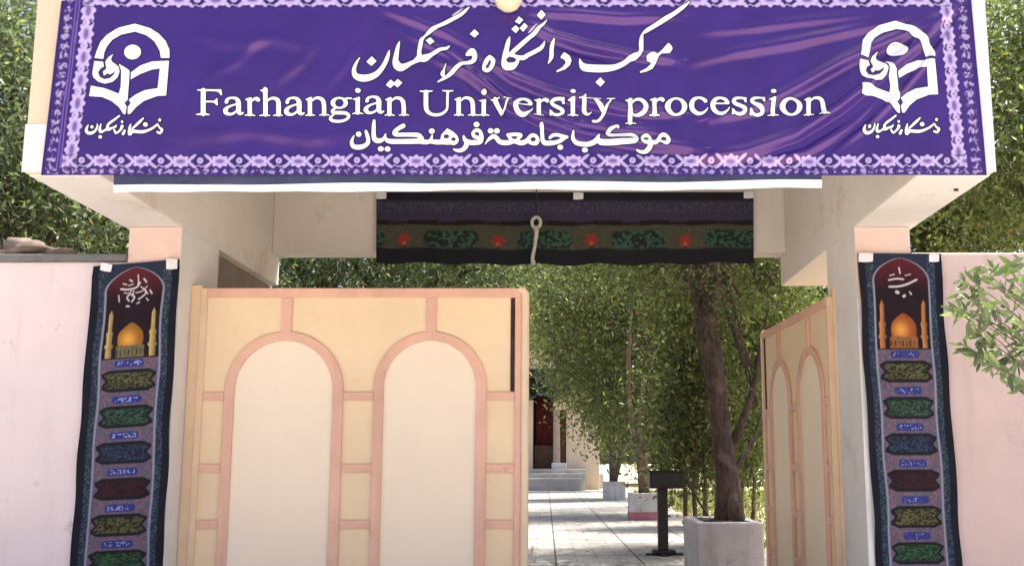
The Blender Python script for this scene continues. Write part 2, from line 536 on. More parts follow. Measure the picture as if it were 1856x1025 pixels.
def rock(name, c, sx, sy, sz, label, group=None, seed=1):
    rs = np.random.RandomState(seed)
    n, mrings = 14, 9
    vs, fs = [], []
    ph = rs.rand(6) * 6
    for i in range(mrings + 1):
        th = math.pi * i / mrings
        for k in range(n):
            a = 2 * math.pi * k / n
            d = 1 + 0.16 * math.sin(3 * a + ph[0] + th * 2) + 0.12 * math.sin(5 * th + ph[1] + a) + rs.uniform(-.06, .06)
            vs.append((c[0] + sx * d * math.sin(th) * math.cos(a), c[1] + sy * d * math.sin(th) * math.sin(a), c[2] + sz * d * math.cos(th) * (0.8 + 0.2 * math.cos(a + ph[2]))))
    for i in range(mrings):
        for k in range(n):
            fs.append((i * n + k, i * n + (k + 1) % n, (i + 1) * n + (k + 1) % n, (i + 1) * n + k))
    b = MB()
    b.add(vs, fs)
    return tag(b.build(name, M['stone'], smooth=True), label, 'stone', group)


zc = Z_WALL_L + 0.045
a_ = at(52, 448, DP + 0.12)
rock('broken_stone', (a_.x, DP + 0.13, zc + 0.058), 0.17, 0.11, 0.08, 'largest brown stone lying on the grey wall coping', 'stones on the coping', 2)
a_ = at(100, 460, DP + 0.12)
rock('broken_stone', (a_.x + 0.02, DP + 0.14, zc + 0.022), 0.16, 0.08, 0.045, 'low flat stone on the coping, right beside the largest stone', 'stones on the coping', 3)
a_ = at(8, 462, DP + 0.12)
rock('broken_stone', (a_.x, DP + 0.12, zc + 0.025), 0.07, 0.07, 0.035, 'small grey stone on the coping at the photo edge', 'stones on the coping', 5)

# ------------------------------------------------------------------ gate leaves
ZL0, ZLT = 0.04, at(650, 523, YG).z


def gx(px): return at(px, 715, YG).x
def gz(py): return at(650, py, YG).z


def make_leaf(name, label, mirror):
    """leaf in its own frame: hinge at the origin, extends along +x, outer face towards -y"""
    X0 = gx(357)
    W = gx(958) - X0
    root = empty(name, (0, 0, 0), label, 'gate leaf', 'arched leaves of the gate')

    def sx(px): return gx(px) - X0
    parts = []

    def b(mb, nm, m, bevel=0.004):
        if mirror:
            mb.v = [(-x, y, z) for x, y, z in mb.v]
            mb.f = [tuple(reversed(f)) for f in mb.f]
        return mb.build(nm, m, root, bevel)
    TH = 0.03
    sheet_m, trim = M['gate_cream'], M['gate_pink']
    b(MB().box(0.012, W - 0.03, -TH / 2 + 0.004, TH / 2, ZL0 + 0.02, ZLT - 0.02), 'panel_sheet', sheet_m, 0)
    # outer frame
    fr = MB()
    fr.box(0, sx(369), -0.028, 0.028, ZL0, ZLT)
    b(fr, 'stile', M['gate_tan'])
    b(MB().box(sx(369), sx(944), -0.030, 0.028, ZLT - 0.062, ZLT), 'top_rail', trim)
    b(MB().box(sx(369), sx(944), -0.030, 0.028, ZL0, ZL0 + 0.09), 'bottom_rail', trim)
    b(MB().box(sx(933), sx(944), -0.026, 0.028, ZL0 + 0.09, ZLT - 0.062), 'stile', trim)
    # rounded cream tube along the free edge
    r = (sx(958) - sx(944)) / 2 + 0.003
    xt = sx(951)
    tb = MB().tube([(xt, -0.006, ZL0), (xt, -0.006, ZLT - 0.05), (xt - 0.004, -0.006, ZLT - 0.03), (xt - 0.014, -0.006, ZLT - 0.014), (xt - 0.04, -0.006, ZLT - 0.008)], r, 14)
    b(tb, 'edge_tube', M['gate_tube'], 0)
    # dark worn slot by the free stile
    b(MB().box(sx(925), sx(932.5), -0.0185, -0.008, gz(709), ZLT - 0.064), 'slot', M['rust'], 0)
    # arches
    for (ol, il, ir, orr) in ((408, 426, 604, 623), (678, 696, 863, 882)):
        zo = gz(601)
        zi = gz(618)
        Ro = (sx(orr) - sx(ol)) / 2
        Ri = (sx(ir) - sx(il)) / 2
        co = (sx(orr) + sx(ol)) / 2
        ci = (sx(ir) + sx(il)) / 2
        outer = [(sx(ol), ZL0 + 0.09)]
        inner = [(sx(il), ZL0 + 0.09)]
        N = 36
        for i in range(N + 1):
            t = math.pi - math.pi * i / N
            outer.append((co + Ro * math.cos(t), zo - Ro + Ro * math.sin(t)))
            inner.append((ci + Ri * math.cos(t), zi - Ri + Ri * math.sin(t)))
        outer.append((sx(orr), ZL0 + 0.09))
        inner.append((sx(ir), ZL0 + 0.09))
        b(MB().ribbon(outer, inner, -0.030, -0.0112), 'arch_trim', trim, 0.005)
        pan = [(x, z) for x, z in inner]
        pn = MB()
        pn.prism([(x, z) for x, z in reversed(pan)], -0.0146, -0.0112)
        b(pn, 'arch_panel', M['gate_pale'], 0)
        b(MB().box(co - 0.032, co + 0.032, -0.029, -0.0112, zo - 0.006, ZLT - 0.0625), 'mullion', trim)
    for py in (718, 848, 949, 1052):
        z1, z0 = gz(py - 8), gz(py + 8)
        for xa, xb in ((369, 408), (623, 678), (882, 933)):
            if py == 718: pass
            b(MB().box(sx(xa) + 0.0005, sx(xb) - 0.0005, -0.027, -0.0112, z0, z1), 'rail', trim)
    return root


leaf_c = make_leaf('metal_gate_leaf', 'closed cream metal gate leaf with two salmon trimmed arches', False)
leaf_c.location = (gx(357), YG, 0)
leaf_o = make_leaf('metal_gate_leaf', 'half hidden cream gate leaf swung open against the garden, beside the planter', True)
leaf_o.location = (at(1512, 700, YH_).x, YH_, 0)
leaf_o.rotation_euler = (0, 0, R(-88.0))
for ch in list(leaf_c.children) + list(leaf_o.children):
    ch.location = (0, 0, 0)

# ------------------------------------------------------------------ printing: strokes -> contour mesh
class Ink:
    """distance field of lettering in banner pixels; contoured into a mesh lying on the cloth"""
    def __init__(self, x0, y0, x1, y1, h=0.8):
        self.x0, self.y0, self.h = x0, y0, h
        self.nx, self.ny = int((x1 - x0) / h) + 2, int((y1 - y0) / h) + 2
        self.F = np.full((self.ny, self.nx), 99.0, np.float32)

    def _win(self, a, b, c, d, pad=6):
        h = self.h
        i0, i1 = max(0, int((a - self.x0 - pad) / h)), min(self.nx, int((c - self.x0 + pad) / h) + 2)
        j0, j1 = max(0, int((b - self.y0 - pad) / h)), min(self.ny, int((d - self.y0 + pad) / h) + 2)
        if i1 <= i0 or j1 <= j0: return None
        X = self.x0 + h * np.arange(i0, i1)[None, :]
        Y = self.y0 + h * np.arange(j0, j1)[:, None]
        return (slice(j0, j1), slice(i0, i1)), X, Y

    def glyph(self, items, f):
        """items in crop units, f maps (x, y, w) arrays of crop units to photo px"""
        G = []
        for it in items:
            k = it[0]
            if k in 'sl':
                P = np.asarray(it[1], float)
                x, y, wd = f(P[:, 0], P[:, 1], P[:, 2])
                P = np.stack([x, y, wd], 1)
                if k == 's': P = spline(P, 0.5)
                else:
                    Q = []
                    for a, b in zip(P[:-1], P[1:]):
                        n = max(2, int(np.hypot(*(b - a)[:2]) / 0.5))
                        Q.append(a + (b - a) * np.linspace(0, 1, n)[:, None])
                    P = np.vstack(Q)
                G.append(('c', P))
            elif k == 'p':
                P = np.asarray(it[1], float)
                x, y, _ = f(P[:, 0], P[:, 1], P[:, 0] * 0)
                G.append(('p', np.stack([x, y], 1)))
            else:
                x, y, _ = f(np.array([it[1], it[1] + it[3]]), np.array([it[2], it[2] + it[4]]), np.zeros(2))
                G.append((k, (x[0], y[0], abs(x[1] - x[0]) if it[3] else 1, abs(y[1] - y[0]))))
        los, his = [], []
        for k, P in G:
            if k == 'c':
                los.append((P[:, :2] - P[:, 2:3] / 2).min(0)); his.append((P[:, :2] + P[:, 2:3] / 2).max(0))
            elif k == 'p':
                los.append(P.min(0)); his.append(P.max(0))
            elif k == 'e':
                los.append(np.array([P[0] - P[2], P[1] - P[3]])); his.append(np.array([P[0] + P[2], P[1] + P[3]]))
        lo, hi = np.min(los, 0), np.max(his, 0)
        wn = self._win(lo[0], lo[1], hi[0], hi[1])
        if wn is None: return
        sl_, X, Y = wn
        X, Y = np.broadcast_arrays(X, Y)
        D = np.full(X.shape, 99.0)
        for k, P in G:
            if k == 'c':
                for (a, b, wd) in P:
                    ii0 = max(0, int((a - wd - 7 - X[0, 0]) / self.h)); ii1 = int((a + wd + 7 - X[0, 0]) / self.h) + 2
                    jj0 = max(0, int((b - wd - 7 - Y[0, 0]) / self.h)); jj1 = int((b + wd + 7 - Y[0, 0]) / self.h) + 2
                    s = (slice(jj0, jj1), slice(ii0, ii1))
                    D[s] = np.minimum(D[s], np.hypot(X[s] - a, Y[s] - b) - wd / 2)
            elif k == 'p':
                d2 = np.full(X.shape, 1e9)
                ins = np.zeros(X.shape, bool)
                n = len(P)
                for i in range(n):
                    a, b = P[i], P[(i + 1) % n]
                    e = b - a
                    t = np.clip(((X - a[0]) * e[0] + (Y - a[1]) * e[1]) / max(1e-9, e @ e), 0, 1)
                    d2 = np.minimum(d2, (X - a[0] - t * e[0]) ** 2 + (Y - a[1] - t * e[1]) ** 2)
                    if a[1] != b[1]:
                        c = ((a[1] > Y) != (b[1] > Y)) & (X < (b[0] - a[0]) * (Y - a[1]) / (b[1] - a[1]) + a[0])
                        ins ^= c
                D = np.minimum(D, np.where(ins, -1, 1) * np.sqrt(d2))
            elif k == 'e':
                q = np.hypot((X - P[0]) / P[2], (Y - P[1]) / P[3])
                D = np.minimum(D, (q - 1) * min(P[2], P[3]))
        for k, P in G:
            if k == 'h':
                q = np.hypot((X - P[0]) / P[2], (Y - P[1]) / P[3])
                D = np.maximum(D, -(q - 1) * min(P[2], P[3]))
        self.F[sl_] = np.minimum(self.F[sl_], D)

    def mesh(self, name, level, place):
        """marching squares at F = level; place(px, py) -> (n, 3)"""
        F = self.F - level
        F[[0, -1], :] = np.maximum(F[[0, -1], :], 0.1)
        F[:, [0, -1]] = np.maximum(F[:, [0, -1]], 0.1)
        ins = F < 0
        c = ins[:-1, :-1].astype(int) + ins[:-1, 1:] + ins[1:, 1:] + ins[1:, :-1]
        ids, pts, faces = {}, [], []

        def vid(key, x, y):
            if key not in ids:
                ids[key] = len(pts)
                pts.append((x, y))
            return ids[key]
        jj, ii = np.nonzero(c)
        for j, i in zip(jj.tolist(), ii.tolist()):
            cor = ((j, i), (j, i + 1), (j + 1, i + 1), (j + 1, i))
            poly = []
            for k in range(4):
                a, b = cor[k], cor[(k + 1) % 4]
                fa, fb = F[a], F[b]
                if fa < 0: poly.append(vid((a, a), a[1], a[0]))
                if (fa < 0) != (fb < 0):
                    t = fa / (fa - fb)
                    key = (a, b) if a < b else (b, a)
                    poly.append(vid(key, a[1] + t * (b[1] - a[1]), a[0] + t * (b[0] - a[0])))
            if len(poly) >= 3: faces.append(poly)
        P = np.array(pts, float)
        V = place(self.x0 + self.h * P[:, 0], self.y0 + self.h * P[:, 1])
        me = bpy.data.meshes.new(name)
        me.from_pydata(V.tolist(), [], [tuple(reversed(f)) for f in faces] if False else [tuple(f) for f in faces])
        me.update()
        # face the street (-y)
        if len(me.polygons) and sum(p.normal.y for p in list(me.polygons)[:400]) > 0:
            me.flip_normals()
        me.polygons.foreach_set('use_smooth', np.ones(len(me.polygons), bool))
        return me


def crop(x0, y0, s):
    return lambda x, y, wd: (x0 + np.asarray(x) / s, y0 + np.asarray(y) / s, np.asarray(wd) / s)


# ------------------------------------------------------------------ main banner cloth
YBN = DF - 0.085
CREASES = [
    ([(945, 22), (1040, 26), (1130, 34), (1230, 30)], 0.010, 8),
    ([(950, 40), (1000, 66), (1060, 84), (1140, 100), (1230, 108)], 0.014, 8),
    ([(870, 100), (930, 140), (990, 165), (1060, 185), (1130, 200), (1230, 205)], 0.014, 8),
    ([(780, 100), (850, 135), (910, 180), (970, 215), (1060, 243), (1180, 262), (1270, 268)], 0.016, 9),
    ([(960, 190), (1040, 222), (1110, 234), (1200, 240)], 0.010, 6),
    ([(690, 15), (750, 38), (810, 60), (870, 92)], 0.007, 8),
    ([(740, 60), (820, 105), (880, 150), (930, 200)], 0.008, 7),
    ([(1260, 285), (1350, 275), (1440, 245), (1520, 195), (1590, 140), (1660, 80), (1725, 18)], 0.018, 11),
    ([(1290, 215), (1370, 195), (1450, 155), (1530, 110), (1620, 70), (1715, 25)], 0.014, 10),
    ([(1230, 120), (1330, 95), (1440, 78), (1560, 50), (1680, 25)], 0.009, 10),
    ([(1240, 60), (1360, 50), (1480, 36), (1620, 22)], 0.006, 9),
    ([(1500, 270), (1560, 225), (1620, 165), (1680, 95), (1728, 30)], -0.012, 6),
    ([(1360, 295), (1460, 275), (1540, 230)], 0.010, 9),
    ([(350, 60), (420, 80), (500, 70), (580, 90)], 0.004, 12),
    ([(330, 250), (450, 235), (560, 250), (680, 240)], 0.004, 14),
    ([(380, 140), (430, 110), (480, 60)], 0.004, 10),
    ([(500, 150), (545, 115), (580, 70)], 0.004, 10),
    ([(590, 160), (620, 125), (650, 80)], 0.004, 9),
]


def wrinkle(px, py):
    px = np.asarray(px, float)
    py = np.asarray(py, float)
    out = 0.004 * np.sin(px / 83.0 + py / 47.0) + 0.003 * np.sin(px / 37.0 - py / 61.0 + 1.3) + 0.0012 * np.sin(px / 13.0 + py / 17.0)
    for pts, amp, wd in CREASES:
        P = np.asarray(pts, float)
        L = np.r_[0, np.cumsum(np.hypot(*np.diff(P, axis=0).T))]
        best = np.full(px.shape, 1e9)
        tb = np.zeros(px.shape)
        sg = np.zeros(px.shape)
        for i in range(len(P) - 1):
            a, e = P[i], P[i + 1] - P[i]
            t = np.clip(((px - a[0]) * e[0] + (py - a[1]) * e[1]) / (e @ e), 0, 1)
            dx, dy = px - a[0] - t * e[0], py - a[1] - t * e[1]
            d = np.hypot(dx, dy)
            s = np.sign(e[0] * dy - e[1] * dx)
            k = d < best
            best = np.where(k, d, best)
            tb = np.where(k, (L[i] + t * (L[i + 1] - L[i])) / L[-1], tb)
            sg = np.where(k, s, sg)
        env = np.sin(np.clip(tb, 0.02, 0.98) * math.pi) ** 0.6
        d = best * sg
        out = out + (2.2 if abs(amp) > 0.011 else 1.6) * amp * env * (np.exp(-(d / wd) ** 2) - 0.55 * np.exp(-((d - 1.7 * wd) / (1.1 * wd)) ** 2))
    fade = np.clip((py + 16) / 16, 0, 1) * np.clip((px - 80) / 40, 0, 1) * np.clip((1790 - px) / 40, 0, 1)
    return out * fade


def on_banner(off):
    def f(px, py):
        X, Z = at_np(px, py, DF - 0.08)
        return np.stack([X, YBN - np.maximum(-0.012, wrinkle(px, py)) - off, Z], 1)
    return f


def b_left(py): return 112 - 37 * (py - 5) / 313.0
def b_right(py): return 1760 + 28 * (py - 0) / 318.0
def b_top(px): return -12 + 16 * np.clip((190 - px) / 80.0, 0, 1) + 8 * np.clip((px - 1690) / 70.0, 0, 1)
def b_bot(px): return 318 + 0 * px


def hash_noise(x, y, s=1.0):
    a = np.sin(x * 12.9898 * s + y * 78.233 * s) * 43758.5453
    return a - np.floor(a)


def vnoise(x, y):
    xi, yi = np.floor(x), np.floor(y)
    xf, yf = x - xi, y - yi
    u, v = xf * xf * (3 - 2 * xf), yf * yf * (3 - 2 * yf)
    return ((1 - u) * (1 - v) * hash_noise(xi, yi) + u * (1 - v) * hash_noise(xi + 1, yi)
            + (1 - u) * v * hash_noise(xi, yi + 1) + u * v * hash_noise(xi + 1, yi + 1))


def lerp_c(c, col, k):
    k = np.clip(k, 0, 1)[..., None]
    return c * (1 - k) + col * k


VIO = np.array([0.031, 0.0145, 0.155])
VIO_D = np.array([0.018, 0.007, 0.090])
LAV = np.array([0.46, 0.37, 0.62])
LAV2 = np.array([0.19, 0.12, 0.36])


def floral(c, s, t, per, half, soft=1.2):
    """band of rosettes, buds and scrolls; s along, t across the band (px, 0 = centre)"""
    p = (s / per - np.round(s / per)) * per
    k_ = 0.66
    r, a = np.hypot(p * k_, t), np.arctan2(t, p * k_)
    c = lerp_c(c, VIO_D, np.clip((half + 1 - np.abs(t)) / 2, 0, 1) * 0.75)
    # curling leaves either side
    for sx in (-1, 1):
        for q in (-1, 1):
            u = (p - sx * per * 0.29) * 0.78 + q * sx * (t - q * half * 0.55) * 0.62
            v = -(p - sx * per * 0.29) * 0.62 * q * sx + (t - q * half * 0.55) * 0.78
            c = lerp_c(c, LAV, (1 - np.hypot(u / (per * 0.15), v / (half * 0.27))) * 5 / soft)
    q = (s / per - np.floor(s / per) - 0.5) * per
    r2 = np.hypot(q, t + half * 0.1)
    c = lerp_c(c, LAV, (half * 0.52 - r2) / soft)
    c = lerp_c(c, LAV2, (half * 0.2 - r2) / soft)
    c = lerp_c(c, LAV, (1.4 - np.abs(t - half * 0.72 - 0.1 * half * np.sin(q * 0.5))) * (np.abs(q) < per * 0.2))
    rad = half * (0.92 + 0.13 * np.cos(8 * a))
    c = lerp_c(c, LAV * 1.12, (rad - r) / soft)
    c = lerp_c(c, LAV2 * 0.9, (half * 0.36 - np.hypot(p * 0.5, t)) / soft)
    c = lerp_c(c, VIO_D, (0.8 - np.abs(r - half * 0.48)) * 0.7)
    return c


def banner_color(px, py):
    n = vnoise(px / 55.0, py / 40.0)
    c = np.ones(px.shape + (3,)) * VIO * (0.88 + 0.24 * n)[..., None]
    L = px - b_left(py)
    Rr = b_right(py) - px
    B = 318.0 - py
    T = py + 14.0
    # inner flower bands
    d_in = np.minimum(np.minimum(L - 36, Rr - 36), B - 14)
    sel = lambda c, m, fn: np.where(m[..., None], fn(c), c)
    sideL = (L < 66) & (L >= 36) & (B > 14)
    c = sel(c, sideL, lambda c: floral(c, py - 20, L - 51, 42.0, 14))
    sideR = (Rr < 62) & (Rr >= 34) & (B > 14)
    c = sel(c, sideR, lambda c: floral(c, py - 24, Rr - 48, 42.0, 13))
    bot = (B < 38) & (B >= 13) & (L >= 36) & (Rr >= 34)
    c = sel(c, bot, lambda c: floral(c, px - 185, 25.5 - B, 71.2, 12))
    top = (T < 29) & (L >= 40) & (Rr >= 40)
    c = sel(c, top, lambda c: floral(c, px - 190, T - 14, 67.0, 14))
    # thin outer bands
    def dash(c, s, t, half):
        wv = (vnoise(s / 3.4, t / 2.8 + 7) - 0.5) * 2.2 + 0.55 * np.cos(2 * math.pi * s / 17.0)
        k = (wv + 0.25 - (np.abs(t) / half) ** 2 * 0.9) * 1.3
        c = lerp_c(c, VIO_D, np.ones_like(s) * 0.35)
        return lerp_c(c, LAV * 0.82, k)
    ob = (B < 12) & (B > 2) & (L > 10) & (Rr > 8)
    c = sel(c, ob, lambda c: dash(c, px, B - 7, 5.5))
    ol = (L < 24) & (L > 7) & (B >= 12)
    c = sel(c, ol, lambda c: dash(c, py, L - 15.5, 8.5))
    orr = (Rr < 27) & (Rr > 9) & (B >= 12)
    c = sel(c, orr, lambda c: dash(c, py, Rr - 18, 9))
    for lo, hi in ((26, 28.5), (31.5, 34)):
        c = lerp_c(c, LAV2, ((L > lo) & (L < hi) & (B > 12)) * 0.8)
    c = lerp_c(c, VIO_D, ((L < 6) | (Rr < 7)) * 0.8)
    return c


def raster(name, xs, ys, place, color, m, parent):
    nx, ny = len(xs), len(ys)
    X, Y = np.meshgrid(xs, ys)
    V = place(X.ravel(), Y.ravel())
    idx = np.arange(nx * ny).reshape(ny, nx)
    F = np.stack([idx[1:, :-1], idx[1:, 1:], idx[:-1, 1:], idx[:-1, :-1]], -1).reshape(-1, 4)
    me = np_mesh(name, V, F, True)
    set_col(me, color(X, Y).reshape(-1, 3))
    return link(name, me, m, parent)


bn = empty('printed_banner', (0, DF, Z_UNDER), 'long violet banner with white lettering and floral border along the canopy front', 'banner')
U, VV = np.linspace(0, 1, 1420), np.linspace(0, 1, 280)


def uv_px(u, v):
    # a trapezoid whose top edge sags a little at the ends
    py = v * 332 - 14
    px0 = b_left(py) * (1 - u) + b_right(py) * u
    py = b_top(px0) * (1 - v) + b_bot(px0) * v
    px = b_left(py) * (1 - u) + b_right(py) * u
    return px, py


def place_banner(u, v):
    return on_banner(0.0)(*uv_px(u, v))


cloth = raster('cloth', U, VV, place_banner, lambda u, v: banner_color(*uv_px(u, v)), M['vinyl'], bn)

# ---- line one, hand lettered script
A, B_, C_, D_ = crop(630, 0, 6.03), crop(780, 0, 6.03), crop(900, 0, 6.03), crop(1040, 0, 6.03)
ink = Ink(628, 0, 1260, 160)
ink.glyph([('s', [(132, 632, 10), (95, 690, 28), (70, 765, 44), (88, 830, 62), (150, 855, 76), (230, 850, 72), (310, 815, 62), (370, 755, 50), (410, 690, 46), (432, 640, 42), (447, 595, 30), (458, 555, 10)])], A)
ink.glyph([('p', [(265, 620), (318, 672), (262, 724), (206, 678)])], A)
ink.glyph([('s', [(570, 460, 10), (553, 510, 34), (538, 580, 48), (526, 660, 62), (540, 715, 84), (580, 742, 84), (630, 730, 62), (690, 700, 46), (740, 678, 44), (800, 645, 58)]),
           ('s', [(838, 412, 26), (812, 450, 42), (792, 520, 46), (784, 590, 46), (800, 640, 66), (845, 640, 78), (895, 620, 54), (940, 592, 42), (1000, 560, 38), (1040, 545, 42), (1080, 535, 36), (1112, 506, 14)]),
           ('s', [(740, 670, 40), (768, 625, 20)]),
           ('s', [(838, 408, 24), (900, 350, 40), (980, 304, 42), (1080, 250, 42), (1160, 206, 40), (1206, 182, 40), (1254, 150, 36), (1299, 110, 26), (1330, 82, 10)])], A)
ink.glyph([('p', [(905, 410), (954, 462), (905, 504), (856, 455)])], A)
ink.glyph([('s', [(1078, 708, 8), (1056, 760, 18), (1040, 805, 44), (1042, 825, 44)])], A)
ink.glyph([('p', [(470, 872), (512, 905), (550, 868), (600, 910), (548, 962), (510, 930), (468, 968), (418, 930)])], A)
ink.glyph([('s', [(398, 605, 26), (425, 585, 58), (460, 572, 72), (484, 612, 56), (475, 660, 50), (430, 690, 46), (350, 715, 44), (290, 752, 44), (225, 808, 44), (160, 860, 36), (85, 905, 14)])], B_)
ink.glyph([('p', [(483, 323), (532, 370), (485, 417), (430, 375)])], B_)
ink.glyph([('s', [(650, 632, 46), (686, 670, 50), (676, 728, 46), (625, 772, 44), (590, 762, 42), (592, 722, 44), (618, 672, 50), (650, 632, 46)]), ('h', 624, 730, 19, 17)], B_)
ink.glyph([('s', [(145, 410, 10), (130, 460, 42), (112, 540, 52), (98, 620, 68), (92, 700, 76), (112, 742, 92), (160, 735, 90), (205, 700, 64), (222, 655, 56), (196, 622, 44)]),
           ('s', [(150, 608, 40), (220, 632, 42), (290, 642, 50), (340, 615, 46), (420, 575, 46), (480, 540, 44), (510, 500, 34), (525, 455, 10)]),
           ('s', [(140, 608, 40), (200, 560, 48), (280, 490, 48), (370, 410, 46), (450, 340, 42), (510, 275, 30), (550, 225, 8)]), ('h', 160, 664, 54, 30)], C_)
for P in ([(245, 188), (294, 230), (250, 272), (200, 240)], [(305, 263), (342, 300), (290, 357), (253, 315)], [(210, 283), (252, 320), (212, 372), (160, 325)], [(490, 126), (537, 175), (490, 224), (440, 180)]):
    ink.glyph([('p', P)], C_)
ink.glyph([('s', [(630, 440, 10), (610, 490, 42), (602, 560, 46), (600, 630, 44), (582, 678, 26), (565, 706, 10)])], C_)
ink.glyph([('p', [(740, 576), (800, 618), (820, 670), (802, 722), (750, 767), (662, 800), (652, 786), (720, 745), (755, 700), (750, 672), (696, 640)])], C_)
ink.glyph([('s', [(64, 652, 12), (80, 705, 46), (115, 745, 80), (200, 755, 82), (300, 755, 82), (400, 745, 74), (480, 725, 64), (550, 690, 56), (610, 650, 50), (665, 632, 58), (715, 600, 46), (735, 550, 46), (735, 480, 48), (740, 420, 38), (752, 375, 18)]),
           ('s', [(758, 372, 20), (800, 340, 46), (900, 280, 48), (1000, 220, 48), (1090, 165, 46), (1170, 105, 42), (1225, 62, 30), (1268, 25, 8)])], D_)
ink.glyph([('p', [(290, 850), (340, 900), (292, 952), (236, 905)])], D_)
ink.glyph([('p', [(1030, 476), (1062, 500), (1080, 535), (1050, 588), (960, 597), (925, 632), (890, 702), (860, 752), (800, 782), (726, 800), (720, 786), (790, 746), (842, 702), (842, 684), (800, 672), (792, 632), (840, 584), (880, 576), (910, 602), (965, 550)])], D_)
